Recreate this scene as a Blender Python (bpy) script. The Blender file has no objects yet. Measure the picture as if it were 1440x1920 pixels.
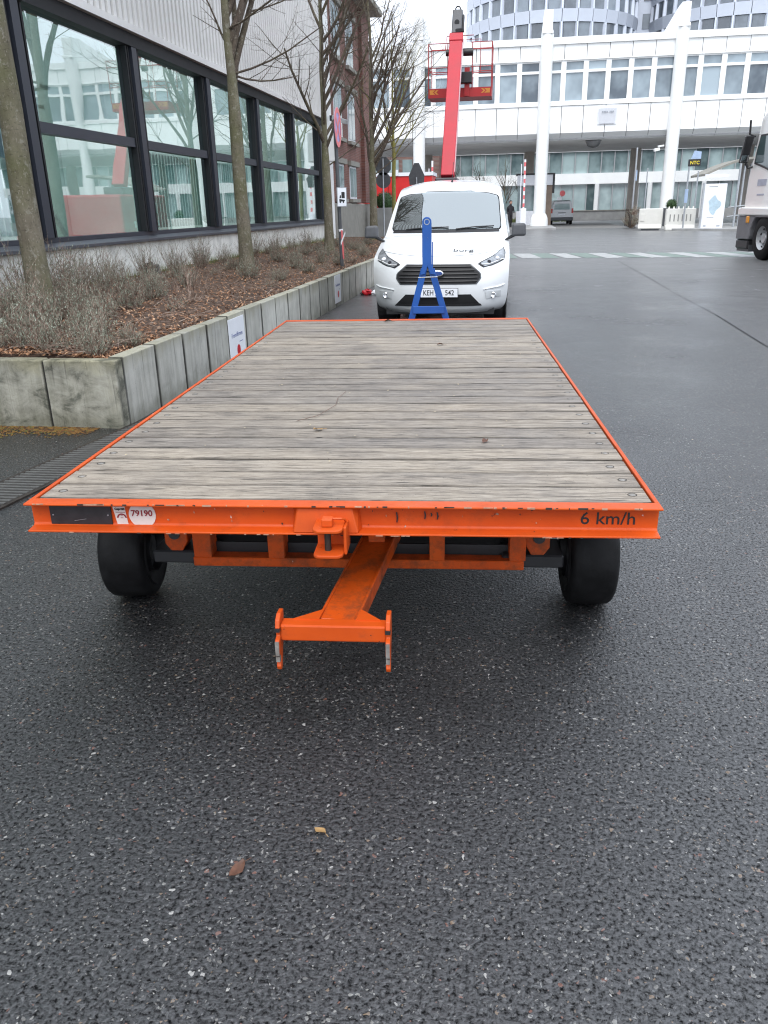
import bpy, bmesh, math, random
from mathutils import Vector, Matrix
random.seed(7)
C = bpy.context.scene
COL = C.collection
R = math.radians

# ------------------------------------------------------------------ camera
cam_d = bpy.data.cameras.new("camera")
cam_d.sensor_fit = 'VERTICAL'; cam_d.sensor_height = 36.0
cam_d.lens = 27.76
cam_d.clip_start = 0.05; cam_d.clip_end = 3000
cam = bpy.data.objects.new("camera", cam_d); COL.objects.link(cam)
_r = Vector((0.98827387, 0.15136749, -0.02006595))
_u = Vector((-0.03583665, 0.35767986, 0.93315639))
_f = Vector((-0.14842673, 0.92149498, -0.35891017))
cam.matrix_world = Matrix(((_r.x, _u.x, -_f.x, 0), (_r.y, _u.y, -_f.y, 0), (_r.z, _u.z, -_f.z, 1.5), (0, 0, 0, 1)))
C.camera = cam

# ------------------------------------------------------------------ world, sun, exposure
W = bpy.data.worlds.new("World"); C.world = W; W.use_nodes = True
nt = W.node_tree; nt.nodes.clear()
SUN_EL, SUN_ROT = R(56), R(182)
sky = nt.nodes.new("ShaderNodeTexSky"); sky.sky_type = 'NISHITA'; sky.sun_disc = False
sky.sun_elevation = SUN_EL; sky.sun_rotation = SUN_ROT
sky.air_density = 1.0; sky.dust_density = 3.0
hs = nt.nodes.new("ShaderNodeHueSaturation"); hs.inputs['Saturation'].default_value = 0.30
mx = nt.nodes.new("ShaderNodeMix"); mx.data_type = 'RGBA'; mx.inputs[0].default_value = 0.72
mx.inputs[7].default_value = (12.2, 13.2, 14.9, 1)      # even cloud layer over the sky
bg = nt.nodes.new("ShaderNodeBackground"); bg.inputs[1].default_value = 0.10
wo = nt.nodes.new("ShaderNodeOutputWorld")
nt.links.new(sky.outputs[0], hs.inputs['Color']); nt.links.new(hs.outputs[0], mx.inputs[6])
nt.links.new(mx.outputs[2], bg.inputs[0]); nt.links.new(bg.outputs[0], wo.inputs[0])
sd = bpy.data.lights.new("sun", 'SUN'); sd.energy = 1.25; sd.angle = R(40); sd.color = (1, .98, .95)
sun = bpy.data.objects.new("sun", sd); COL.objects.link(sun)
_sd = Vector((math.sin(SUN_ROT) * math.cos(SUN_EL), math.cos(SUN_ROT) * math.cos(SUN_EL), math.sin(SUN_EL)))
sun.rotation_euler = (-_sd).to_track_quat('-Z', 'Y').to_euler()
sun.location = (0, 0, 40)
C.view_settings.view_transform = 'Standard'; C.view_settings.look = 'None'
C.view_settings.gamma = 1.0; C.view_settings.use_curve_mapping = False
C.view_settings.exposure = 0.66
C.cycles.filter_width = 1.15
C.cycles.max_bounces = 6; C.cycles.transparent_max_bounces = 12
C.cycles.caustics_reflective = False; C.cycles.caustics_refractive = False

# ------------------------------------------------------------------ helpers
class MB:
    """collects geometry of ONE mesh object"""
    def __init__(s): s.v = []; s.f = []; s.m = []; s.cur = 0
    def add(s, vs, fs):
        o = len(s.v); s.v += [tuple(p) for p in vs]
        s.f += [tuple(i + o for i in f) for f in fs]; s.m += [s.cur] * len(fs); return s
    def box(s, x0, x1, y0, y1, z0, z1):
        vs = [(x, y, z) for z in (z0, z1) for y in (y0, y1) for x in (x0, x1)]
        return s.add(vs, [(0, 2, 3, 1), (4, 5, 7, 6), (0, 1, 5, 4), (2, 6, 7, 3), (0, 4, 6, 2), (1, 3, 7, 5)])
    def hexa(s, b, t):
        """8 corners: b and t are 4-point loops (counter-clockwise from above)"""
        return s.add(list(b) + list(t), [(3, 2, 1, 0), (4, 5, 6, 7), (0, 1, 5, 4), (1, 2, 6, 5), (2, 3, 7, 6), (3, 0, 4, 7)])
    def bar(s, p, q, w, h, up=(0, 0, 1)):
        p = Vector(p); q = Vector(q); d = (q - p).normalized(); up = Vector(up)
        x = d.cross(up)
        if x.length < 1e-4: x = d.cross(Vector((1, 0, 0)))
        x.normalize(); y = x.cross(d)
        a = [(-1, -1), (1, -1), (1, 1), (-1, 1)]
        lo = [p + x * w / 2 * i + y * h / 2 * j for i, j in a]; hi = [q + x * w / 2 * i + y * h / 2 * j for i, j in a]
        return s.add(lo + hi, [(0, 1, 2, 3), (7, 6, 5, 4), (0, 4, 5, 1), (1, 5, 6, 2), (2, 6, 7, 3), (3, 7, 4, 0)])
    def cyl(s, p, q, r0, r1=None, n=12, caps=True):
        if r1 is None: r1 = r0
        return s.tube([p, q], [r0, r1], n, caps)
    def tube(s, pts, rs, n=6, caps=True):
        pts = [Vector(p) for p in pts]; N = len(pts)
        if not isinstance(rs, (list, tuple)): rs = [rs] * N
        vs = []; x = None
        for i, p in enumerate(pts):
            d = (pts[min(i + 1, N - 1)] - pts[max(i - 1, 0)])
            if d.length < 1e-9: d = Vector((0, 0, 1))
            d.normalize()
            if x is None:
                x = d.cross(Vector((0, 0, 1)))
                if x.length < 1e-3: x = d.cross(Vector((1, 0, 0)))
            else:
                x = x - d * x.dot(d)
                if x.length < 1e-5: x = d.orthogonal()
            x.normalize(); y = d.cross(x)
            for k in range(n):
                a = 2 * math.pi * k / n
                vs.append(p + (x * math.cos(a) + y * math.sin(a)) * rs[i])
        fs = [(i * n + k, i * n + (k + 1) % n, (i + 1) * n + (k + 1) % n, (i + 1) * n + k) for i in range(N - 1) for k in range(n)]
        if caps: fs += [tuple(range(n))[::-1], tuple((N - 1) * n + k for k in range(n))]
        return s.add(vs, fs)
    def prism(s, poly, axis, a, b):
        """poly: 2-D loop; axis 'x','y' or 'z' is the extrusion axis from a to b"""
        def P(u, v, w):
            return {'x': (w, u, v), 'y': (u, w, v), 'z': (u, v, w)}[axis]
        n = len(poly)
        vs = [P(u, v, a) for u, v in poly] + [P(u, v, b) for u, v in poly]
        fs = [tuple(range(n))[::-1], tuple(range(n, 2 * n))] + [(i, (i + 1) % n, (i + 1) % n + n, i + n) for i in range(n)]
        return s.add(vs, fs)
    def lathe(s, prof, c=(0, 0, 0), axis='z', n=24):
        """prof: (radius, height) pairs"""
        vs = []
        for r, h in prof:
            for k in range(n):
                a = 2 * math.pi * k / n; u, v = r * math.cos(a), r * math.sin(a)
                p = {'x': (h, u, v), 'y': (u, h, v), 'z': (u, v, h)}[axis]
                vs.append((p[0] + c[0], p[1] + c[1], p[2] + c[2]))
        m = len(prof)
        fs = [(i * n + k, i * n + (k + 1) % n, (i + 1) * n + (k + 1) % n, (i + 1) * n + k) for i in range(m - 1) for k in range(n)]
        return s.add(vs, fs)
    def ball(s, c, r, n=12, m=8, sz=1.0, jit=0, rnd=None):
        vs = []
        for i in range(m + 1):
            t = math.pi * i / m
            for k in range(n):
                a = 2 * math.pi * k / n; q = r * (1 + (rnd.uniform(-jit, jit) if rnd else 0))
                vs.append((c[0] + q * math.sin(t) * math.cos(a), c[1] + q * math.sin(t) * math.sin(a), c[2] + q * sz * math.cos(t)))
        fs = [(i * n + k, (i + 1) * n + k, (i + 1) * n + (k + 1) % n, i * n + (k + 1) % n) for i in range(m) for k in range(n)]
        return s.add(vs, fs)
    def mesh(s, name, mats, smooth=False):
        me = bpy.data.meshes.new(name); me.from_pydata(s.v, [], s.f)
        if not isinstance(mats, (list, tuple)): mats = [mats]
        for m in mats: me.materials.append(m)
        if len(mats) > 1: me.polygons.foreach_set("material_index", s.m)
        bm = bmesh.new(); bm.from_mesh(me); bmesh.ops.recalc_face_normals(bm, faces=bm.faces); bm.to_mesh(me); bm.free()
        if smooth:
            me.polygons.foreach_set("use_smooth", [True] * len(me.polygons))
            try: me.set_sharp_from_angle(angle=smooth if smooth is not True else R(40))
            except Exception: pass
        return me
    def build(s, name, mats, parent=None, smooth=False, bevel=0, seg=1):
        o = bpy.data.objects.new(name, s.mesh(name, mats, smooth)); COL.objects.link(o)
        if parent: o.parent = parent
        if bevel:
            b = o.modifiers.new("bevel", 'BEVEL'); b.width = bevel; b.segments = seg; b.limit_method = 'ANGLE'; b.angle_limit = R(35)
        return o

def tag(o, label=None, cat=None, group=None, kind=None):
    if label: o['label'] = label
    if cat: o['category'] = cat
    if group: o['group'] = group
    if kind: o['kind'] = kind
    return o
def thing(name, label, cat, loc=(0, 0, 0), rz=0, group=None):
    o = bpy.data.objects.new(name, None); COL.objects.link(o); o.empty_display_size = .2
    o.location = loc; o.rotation_euler = (0, 0, rz)
    return tag(o, label, cat, group)
def inst(name, me, parent=None, loc=(0, 0, 0), rot=(0, 0, 0), sc=None):
    o = bpy.data.objects.new(name, me); COL.objects.link(o); o.parent = parent; o.location = loc; o.rotation_euler = rot
    if sc: o.scale = sc if isinstance(sc, (list, tuple)) else (sc, sc, sc)
    return o
def text(name, body, size, mat, org, ux, uy, parent=None, align='CENTER', ext=.0006, sx=1.0, bold=0):
    cu = bpy.data.curves.new("lettering", 'FONT'); cu.body = body; cu.size = size; cu.align_x = align; cu.align_y = 'CENTER'
    cu.extrude = ext; cu.offset = bold; cu.resolution_u = 3
    t = bpy.data.objects.new("lettering", cu); me = bpy.data.meshes.new_from_object(t)
    bpy.data.objects.remove(t); bpy.data.curves.remove(cu)
    ux = Vector(ux).normalized(); uy = Vector(uy).normalized(); uz = ux.cross(uy); org = Vector(org)
    for v in me.vertices: v.co = org + ux * v.co.x * sx + uy * v.co.y + uz * v.co.z
    me.materials.clear(); me.materials.append(mat)
    o = bpy.data.objects.new(name, me); COL.objects.link(o); o.parent = parent
    return o

# ------------------------------------------------------------------ materials
class NT:
    def __init__(s, name):
        s.mat = bpy.data.materials.new(name); s.mat.use_nodes = True; s.t = s.mat.node_tree
        s.b = s.t.nodes["Principled BSDF"]; s.out = s.t.nodes["Material Output"]; s._c = None
    def n(s, typ, **kw):
        q = s.t.nodes.new("ShaderNode" + typ)
        for k, v in kw.items():
            if k in q.inputs: q.inputs[k].default_value = v
            else: setattr(q, k, v)
        return q
    def l(s, a, b): s.t.links.new(a, b)
    def coord(s, sc=(1, 1, 1), rnd=False, kind='Object', rot=(0, 0, 0)):
        tc = s.n("TexCoord"); mp = s.n("Mapping"); mp.inputs['Scale'].default_value = sc; mp.inputs['Rotation'].default_value = rot
        src = tc.outputs[kind]
        if rnd:
            oi = s.n("ObjectInfo"); vm = s.n("VectorMath", operation='MULTIPLY_ADD'); vm.inputs[1].default_value = (37.1, 17.3, 11.9)
            cmb = s.n("CombineXYZ")
            for k in range(3): s.l(oi.outputs['Random'], cmb.inputs[k])
            s.l(cmb.outputs[0], vm.inputs[0]); s.l(src, vm.inputs[2]); src = vm.outputs[0]
        s.l(src, mp.inputs['Vector']); return mp.outputs[0]
    def noise(s, vec, scale, detail=4, rough=.55, dist=0):
        q = s.n("TexNoise"); q.inputs['Scale'].default_value = scale; q.inputs['Detail'].default_value = detail
        q.inputs['Roughness'].default_value = rough; q.inputs['Distortion'].default_value = dist
        if vec is not None: s.l(vec, q.inputs['Vector'])
        return q.outputs['Fac']
    def vor(s, vec, scale, feature='F1', dim='3D', rnd=1.0):
        q = s.n("TexVoronoi"); q.voronoi_dimensions = dim; q.feature = feature; q.inputs['Scale'].default_value = scale; q.inputs['Randomness'].default_value = rnd
        s.l(vec, q.inputs['Vector']); return q
    def ramp(s, fac, stops, interp='LINEAR'):
        q = s.n("ValToRGB"); e = q.color_ramp.elements; q.color_ramp.interpolation = interp
        while len(e) < len(stops): e.new(0.5)
        for i, (p, c) in enumerate(stops):
            e[i].position = p; c = (c, c, c) if not isinstance(c, (tuple, list)) else c
            e[i].color = (*c, 1)
        s.l(fac, q.inputs[0]); return q.outputs[0]
    def mix(s, fac, a, b, mode='MIX'):
        q = s.n("Mix", data_type='RGBA'); q.blend_type = mode
        for v, i in ((fac, 0), (a, 6), (b, 7)):
            if hasattr(v, 'is_linked'): s.l(v, q.inputs[i])
            else: q.inputs[i].default_value = v if i == 0 else ((*v, 1) if isinstance(v, (tuple, list)) else (v, v, v, 1))
        return q.outputs[2]
    def math(s, op, a, b=0.0):
        q = s.n("Math", operation=op)
        for v, i in ((a, 0), (b, 1)):
            if hasattr(v, 'is_linked'): s.l(v, q.inputs[i])
            else: q.inputs[i].default_value = v
        return q.outputs[0]
    def sep(s, vec):
        q = s.n("SeparateXYZ"); s.l(vec, q.inputs[0]); return q.outputs
    def bump(s, h, strength=.4, dist=.01, prev=None):
        q = s.n("Bump"); q.inputs['Strength'].default_value = strength; q.inputs['Distance'].default_value = dist
        s.l(h, q.inputs['Height'])
        if prev is not None: s.l(prev, q.inputs['Normal'])
        return q.outputs[0]
    def set(s, color=None, rough=None, normal=None, metal=None, spec=None, coat=None):
        for v, k in ((color, 'Base Color'), (rough, 'Roughness'), (normal, 'Normal'), (metal, 'Metallic'), (spec, 'Specular IOR Level'), (coat, 'Coat Weight')):
            if v is None: continue
            if hasattr(v, 'is_linked'): s.l(v, s.b.inputs[k])
            else: s.b.inputs[k].default_value = (*v, 1) if isinstance(v, (tuple, list)) else v
        return s.mat

def plain(name, col, rough=.5, metal=0, var=.12, scale=6, coat=0, bump=0, bscale=60):
    n = NT(name); v = n.coord(); f = n.noise(v, scale, 5, .6)
    lo = tuple(c * (1 - var) for c in col); hi = tuple(min(1, c * (1 + var)) for c in col)
    c = n.ramp(f, [(.3, lo), (.7, hi)])
    nm = n.bump(n.noise(v, bscale, 4), bump, .004) if bump else None
    return n.set(c, n.math('ADD', n.math('MULTIPLY', f, .12), rough - .06), nm, metal, None, coat)

def m_asphalt():
    n = NT("wet_asphalt"); v = n.coord()
    def warp(k, sc):
        w = n.n("TexNoise", Scale=sc); n.l(v, w.inputs['Vector']); q = n.n("VectorMath", operation='SUBTRACT'); n.l(w.outputs['Color'], q.inputs[0]); q.inputs[1].default_value = (.5, .5, .5)
        m_ = n.n("VectorMath", operation='MULTIPLY_ADD'); n.l(q.outputs[0], m_.inputs[0]); m_.inputs[1].default_value = (k, k, 0); n.l(v, m_.inputs[2]); return m_.outputs[0]
    vw = warp(.022, 55)
    sa = n.vor(vw, 78, 'F1', '2D'); sb = n.vor(vw, 175, 'F1', '2D')
    ra = n.sep(sa.outputs['Color']); rb = n.sep(sb.outputs['Color'])
    big = n.noise(v, .50, 4, .6); mid = n.noise(v, 2.6, 5, .62); clump = n.noise(v, 9, 4, .6); lump = n.noise(v, 88, 5, .68); tiny = n.noise(v, 300, 3, .7)
    # dark binder, with single stones showing through where the film has worn
    bind = n.ramp(lump, [(.36, (.0035, .0036, .004)), (.50, (.0095, .010, .011)), (.66, (.028, .029, .032))])  # blackest in the crevices: occlusion painted in by lump height
    yw = n.math('ADD', n.sep(v)[1], n.math('MULTIPLY', n.math('SUBTRACT', mid, .5), 9.0)); dry = n.ramp(n.math('MULTIPLY', yw, .02), [(.26, 0), (.46, 1)])      # the crossing further on has dried
    def stones(r, d, thr, dmax):
        on = n.math('MULTIPLY', n.math('GREATER_THAN', r[0], thr), n.math('LESS_THAN', d, dmax)); return on
    colr = [(0, (.05, .05, .053)), (.40, (.09, .09, .092)), (.66, (.15, .145, .135)), (.80, (.19, .135, .09)), (.87, (.24, .235, .22)), (.94, (.17, .08, .06)), (.975, (.40, .39, .37))]
    dens = n.ramp(n.math('ADD', n.math('MULTIPLY', mid, .6), n.math('MULTIPLY', clump, .4)), [(.34, .99), (.68, .76)])
    ca = n.mix(stones(ra, sa.outputs['Distance'], dens, .36), bind, n.ramp(ra[1], colr, 'CONSTANT'))
    dens2 = n.ramp(clump, [(.3, .96), (.7, .74)])
    cb = n.mix(stones(rb, sb.outputs['Distance'], dens2, .40), ca, n.ramp(rb[1], colr, 'CONSTANT'))
    col = n.mix(1.0, cb, n.ramp(mid, [(.3, .72), (.7, 1.15)]), 'MULTIPLY')
    col = n.mix(n.math('MULTIPLY', dry, .8), col, n.ramp(lump, [(.3, (.125, .126, .128)), (.7, (.215, .215, .216))]))
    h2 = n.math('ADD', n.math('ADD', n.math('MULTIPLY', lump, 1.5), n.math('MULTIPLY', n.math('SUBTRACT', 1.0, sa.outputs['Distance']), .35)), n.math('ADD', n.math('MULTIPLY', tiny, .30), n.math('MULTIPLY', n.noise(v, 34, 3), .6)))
    b1 = n.bump(h2, .95, .0075); b2 = n.bump(h2, .50, .0060)
    top = n.ramp(n.math('ADD', n.math('MULTIPLY', lump, .75), n.math('MULTIPLY', tiny, .25)), [(.40, .05), (.53, 1.0)])      # gloss masked off in crevices to imitate occlusion; stone tops carry the water film
    wet = n.math('ADD', n.math('MULTIPLY', big, .65), n.math('MULTIPLY', mid, .35))
    n.set(col, n.ramp(wet, [(.36, .32), (.64, .5)]), b1, 0)
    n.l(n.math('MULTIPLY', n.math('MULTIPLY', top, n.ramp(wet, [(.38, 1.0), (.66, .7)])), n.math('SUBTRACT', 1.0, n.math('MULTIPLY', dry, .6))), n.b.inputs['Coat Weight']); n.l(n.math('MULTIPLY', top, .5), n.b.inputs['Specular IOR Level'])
    n.l(n.ramp(wet, [(.36, .13), (.64, .30)]), n.b.inputs['Coat Roughness'])
    n.l(b2, n.b.inputs['Coat Normal']); n.b.inputs['Coat IOR'].default_value = 1.9
    return n.mat
def m_pave():
    n = NT("pavement_concrete"); v = n.coord(); f = n.noise(v, 1.5, 5)
    return n.set(n.ramp(f, [(.3, (.26, .26, .255)), (.7, (.36, .36, .35))]), .6, n.bump(n.noise(v, 60, 3), .3, .004))
def m_wood():
    n = NT("weathered_plank_wood")
    v = n.coord((1, 1, 1), True); raw = n.sep(n.coord())
    def st(sx, sy, sc, det=5, ro=.6, di=0):
        mp = n.n("Mapping"); mp.inputs['Scale'].default_value = (sx, sy, sy); n.l(v, mp.inputs['Vector']); return n.noise(mp.outputs[0], sc, det, ro, di)
    grain = st(2.6, 30, 2.2, 8, .72, .5); fib = st(7, 150, 2.6, 4, .7); crack = st(1.6, 60, 3.0, 4, .6, .5); streak = st(.8, 34, 2.0, 4, .7, .3)
    blot = n.noise(v, 3.1, 5, .65); fine = n.noise(v, 150, 3, .7)
    oi = n.n("ObjectInfo")
    c = n.ramp(grain, [(.28, (.085, .072, .062)), (.42, (.215, .190, .165)), (.54, (.335, .305, .272)), (.72, (.53, .50, .46))])
    c = n.mix(.5, c, n.ramp(fib, [(.32, (.09, .08, .072)), (.50, (.30, .28, .255)), (.66, (.56, .535, .50))]))
    c = n.mix(1, c, n.ramp(streak, [(.34, (.58, .56, .54)), (.46, (1, 1, 1))]), 'MULTIPLY')
    c = n.mix(1, c, n.ramp(blot, [(.30, (.66, .64, .63)), (.48, (1.0, .97, .93)), (.70, (1.14, 1.10, 1.03))]), 'MULTIPLY')
    c = n.mix(1, c, n.ramp(oi.outputs['Random'], [(0, (.78, .77, .77)), (.5, (.93, .90, .86)), (1, (1.08, 1.045, .99))]), 'MULTIPLY')
    ck = n.ramp(crack, [(.372, 0.12), (.40, 1)])
    c = n.mix(1, c, ck, 'MULTIPLY')
    spk = n.ramp(fine, [(.30, .2), (.36, 1)]); c = n.mix(1, c, spk, 'MULTIPLY')
    kn = n.vor(n.coord((2.2, 9, 9), True), 1.0, 'F1'); kc = n.ramp(kn.outputs['Distance'], [(.05, .35), (.13, 1)])
    c = n.mix(.7, c, n.mix(1, c, kc, 'MULTIPLY'))
    # darkens towards the plank's long edges
    ed = n.math('ABSOLUTE', raw[1]); ed = n.math('ADD', ed, n.math('MULTIPLY', n.math('SUBTRACT', grain, .5), .022))
    c = n.mix(1, c, n.ramp(n.math('MULTIPLY', ed, 10.0), [(.56, 1), (.66, .62), (.70, .24)]), 'MULTIPLY')
    h = n.math('ADD', n.math('ADD', n.math('MULTIPLY', grain, .6), n.math('MULTIPLY', fib, .4)), n.math('MULTIPLY', ck, .9))
    return n.set(c, n.ramp(blot, [(.3, .45), (.7, .72)]), n.bump(h, .7, .004), 0, .4)
def m_orange(name="orange_paint", dirt_shade=.35):
    n = NT(name); v = n.coord(); f = n.noise(v, 3, 5, .6); fine = n.noise(v, 38, 4, .7); sm = n.noise(v, 9, 6, .75)
    c = n.ramp(f, [(.25, (.49, .060, .006)), (.55, (.60, .082, .007)), (.8, (.67, .110, .011))])
    gr = n.ramp(sm, [(.53, 0), (.70, 1)] if dirt_shade < .5 else [(.44, 0), (.64, 1)]); c = n.mix(n.math('MULTIPLY', gr, dirt_shade), c, (.16, .045, .015))  # underframe copy browns over more: real dirt plus painted shade
    chip = n.ramp(n.math('ADD', n.math('MULTIPLY', fine, .6), n.math('MULTIPLY', sm, .4)), [(.622, 0), (.630, 1)], 'CONSTANT')
    c = n.mix(chip, c, n.mix(n.ramp(f, [(.5, 0), (.52, 1)]), (.03, .02, .018), (.62, .5, .44)))
    return n.set(c, n.ramp(sm, [(.3, .38), (.75, .62)]), n.bump(fine, .12, .002), 0, .38)
def m_blue():
    n = NT("blue_paint"); v = n.coord(); f = n.noise(v, 5, 5); fine = n.noise(v, 30, 5, .75)
    c = n.ramp(f, [(.3, (.004, .058, .27)), (.7, (.008, .088, .36))])
    c = n.mix(n.ramp(fine, [(.70, 0), (.71, 1)]), c, (.36, .30, .24))
    return n.set(c, .42, None, 0, .5)
def m_concrete(name="planter_concrete", base=(.50, .495, .45), moss=1.0, stk=.8, joint=False, blot=False):
    n = NT(name); v = n.coord((1, 1, 1), True); z = n.sep(n.coord(kind='Object'))[2]
    f = n.noise(v, 4, 6, .6); sv = n.coord((9, 9, .8), True); streak = n.noise(sv, 1.6, 5, .65); fine = n.noise(v, 70, 4)
    c = n.ramp(f, [(.25, tuple(k * .72 for k in base)), (.5, base), (.75, tuple(k * 1.16 for k in base))])
    c = n.mix(stk, c, n.mix(1, c, n.ramp(streak, [(.3, (.66, .66, .62)), (.55, (1, 1, 1)), (.8, (1.1, 1.1, 1.1))]), 'MULTIPLY'))
    zz = n.math('ADD', z, n.math('MULTIPLY', n.math('SUBTRACT', f, .5), .35))
    top = n.ramp(zz, [(.40, 0), (.52, 1)])
    c = n.mix(n.math('MULTIPLY', top, .65 * moss), c, (.25, .235, .15))
    low = n.ramp(zz, [(.02, 1), (.16, 0)]); c = n.mix(n.math('MULTIPLY', low, .5), c, (.15, .15, .11))
    if blot:
        bl = n.noise(n.coord((1.6, 1.6, 2.2), True), 3.2, 6, .7, .6); c = n.mix(1, c, n.ramp(bl, [(.36, (.36, .37, .34)), (.47, (.80, .79, .74)), (.58, (1.05, 1.04, 1.0)), (.70, (1.25, 1.22, 1.15))]), 'MULTIPLY')
    drip = n.ramp(n.noise(n.coord((26, 26, .9), True), 1.5, 3, .6), [(.30, .45), (.40, 1)]); c = n.mix(.75, c, n.mix(1, c, drip, 'MULTIPLY'))
    oi = n.n("ObjectInfo"); c = n.mix(1, c, n.ramp(oi.outputs['Random'], [(0, .82), (1, 1.12)]), 'MULTIPLY')
    if joint:
        yy = n.sep(n.coord())[1]; e_ = n.math('ABSOLUTE', n.math('SUBTRACT', yy, .278)); e_ = n.math('ADD', e_, n.math('MULTIPLY', n.math('SUBTRACT', f, .5), .03))
        c = n.mix(1, c, n.ramp(n.math('MULTIPLY', e_, 3.0), [(.785, 1), (.815, .5), (.84, .15)]), 'MULTIPLY')
    pits = n.ramp(fine, [(.26, .45), (.33, 1)]); c = n.mix(1, c, pits, 'MULTIPLY')
    return n.set(c, .72, n.bump(n.math('ADD', fine, n.math('MULTIPLY', f, .7)), .3, .006), 0, .35)
def m_bark(name="tree_bark", a=(.10, .085, .060), b=(.21, .185, .14), g=(.12, .125, .055)):
    n = NT(name); v = n.coord((1, 1, .35)); f = n.noise(v, 9, 6, .65); v2 = n.coord(); g1 = n.noise(v2, 1.6, 4); fine = n.noise(n.coord((1, 1, .4)), 70, 4)
    c = n.ramp(f, [(.3, a), (.7, b)]); c = n.mix(n.ramp(g1, [(.42, 0), (.66, .8)]), c, g)
    c = n.mix(n.ramp(fine, [(.60, 0), (.70, .6)]), c, (.34, .31, .26)); pt = n.noise(n.coord((1, 1, .8)), 14, 5, .7); c = n.mix(n.ramp(pt, [(.56, 0), (.64, .55)]), c, (.30, .29, .24)); c = n.mix(1, c, n.ramp(n.noise(n.coord((1, 1, 2.5)), 22, 4, .7), [(.32, .55), (.45, 1)]), 'MULTIPLY')
    return n.set(c, .8, n.bump(n.math('ADD', f, n.math('MULTIPLY', fine, .5)), .5, .01), 0, .25)
def m_soil():
    n = NT("mulch_soil"); v = n.coord(); f = n.noise(v, 30, 5, .7); g = n.noise(v, 2, 4)
    c = n.ramp(f, [(.3, (.03, .02, .014)), (.5, (.10, .06, .04)), (.72, (.21, .13, .085))])
    c = n.mix(1, c, n.ramp(g, [(.3, .7), (.7, 1.15)]), 'MULTIPLY')
    return n.set(c, .9, n.bump(f, .9, .03))
def m_rand(name, stops, rough=.75, scale=40):
    """per-clump colour for leaves and litter"""
    n = NT(name); v = n.coord(); w = n.vor(v, scale, 'F1'); r = n.sep(w.outputs['Color'])[0]
    return n.set(n.ramp(r, stops), rough)
def m_glass(name, tint=(.80, .93, .90), base=.16, trans=True, rough=.015, ior=1.7):
    n = NT(name); t = n.t; t.nodes.remove(n.b)
    g = n.n("BsdfGlossy"); g.inputs['Roughness'].default_value = rough; g.inputs['Color'].default_value = (.93, .98, .98, 1)
    tr = n.n("BsdfTransparent"); tr.inputs['Color'].default_value = (*tint, 1)
    fr = n.n("Fresnel"); fr.inputs['IOR'].default_value = ior
    v = n.coord(); nm = n.bump(n.noise(v, .8, 2), .035, .05); n.l(nm, g.inputs['Normal']); n.l(nm, fr.inputs['Normal'])
    geo = n.n("NewGeometry"); f = n.math('MINIMUM', n.math('ADD', fr.outputs[0], base), .92)
    f = n.math('MULTIPLY', f, n.math('SUBTRACT', 1.0, geo.outputs['Backfacing']))      # the second face of the pane reflects nothing more
    ms = n.n("MixShader"); n.l(f, ms.inputs[0]); n.l(tr.outputs[0], ms.inputs[1]); n.l(g.outputs[0], ms.inputs[2]); n.l(ms.outputs[0], n.out.inputs[0])
    return n.mat
def m_pane(name, c0, c1, scale=.35, rough=.06):
    """opaque far-window glass: dark room colour under a glossy face, varies from pane to pane"""
    n = NT(name); oi = n.n("ObjectInfo"); v = n.coord((1, 1, .8), True); f = n.noise(v, scale * 3, 2)
    f = n.math('ADD', n.math('MULTIPLY', f, .55), n.math('MULTIPLY', oi.outputs['Random'], .45))
    return n.set(n.ramp(f, [(.25, c0), (.7, c1)]), rough, n.bump(n.noise(n.coord(), .9, 2), .05, .05), 0, .9)
def m_brick():
    n = NT("red_brick"); v = n.coord(rot=(R(90), 0, R(90)), kind='Object')
    b = n.n("TexBrick"); b.inputs['Scale'].default_value = 4.2; b.inputs['Mortar Size'].default_value = .018
    b.inputs['Color1'].default_value = (.20, .075, .055, 1); b.inputs['Color2'].default_value = (.13, .05, .04, 1); b.inputs['Mortar'].default_value = (.22, .18, .16, 1)
    tc = n.n("TexCoord"); s = n.sep(tc.outputs['Object']); cb = n.n("CombineXYZ"); n.l(s[1], cb.inputs[0]); n.l(s[2], cb.inputs[1]); n.l(cb.outputs[0], b.inputs['Vector'])
    f = n.noise(n.coord(), 1.2, 5)
    c = n.mix(1, b.outputs['Color'], n.ramp(f, [(.3, .75), (.7, 1.2)]), 'MULTIPLY')
    return n.set(c, .8, n.bump(b.outputs['Fac'], -.4, .01))
def m_emit_free_plate(name, c): return plain(name, c, .5, 0, .05)

ASPH = m_asphalt(); PAVE = m_pave(); WOOD = m_wood(); ORG = m_orange(); ORG2 = m_orange("orange_paint_dirty_shaded", .8); BLUE = m_blue()
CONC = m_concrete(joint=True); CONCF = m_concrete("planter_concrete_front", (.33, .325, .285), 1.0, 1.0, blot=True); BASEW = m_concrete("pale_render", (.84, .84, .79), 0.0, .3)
BARK = m_bark(); TWIG = m_bark("twig_bark", (.06, .045, .035), (.13, .10, .08), (.10, .085, .05)); BARKG = m_bark("mossy_bark", (.16, .14, .04), (.28, .25, .08), (.22, .21, .05))
SOIL = m_soil()
LEAF = m_rand("leaf_litter", [(0, (.10, .05, .028)), (.35, (.25, .12, .06)), (.7, (.40, .21, .11)), (1, (.54, .36, .23))], .7, 30)
STEM = m_rand("dry_stems", [(0, (.12, .075, .055)), (.5, (.25, .170, .130)), (1, (.40, .32, .26))], .8, 25)
SAGE = m_rand("sage_leaves", [(0, (.15, .18, .125)), (.5, (.27, .31, .235)), (1, (.43, .47, .385))], .75, 40)
GREEN = m_rand("box_leaves", [(0, (.015, .04, .012)), (.6, (.04, .09, .025)), (1, (.08, .15, .05))], .6, 60)
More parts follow.
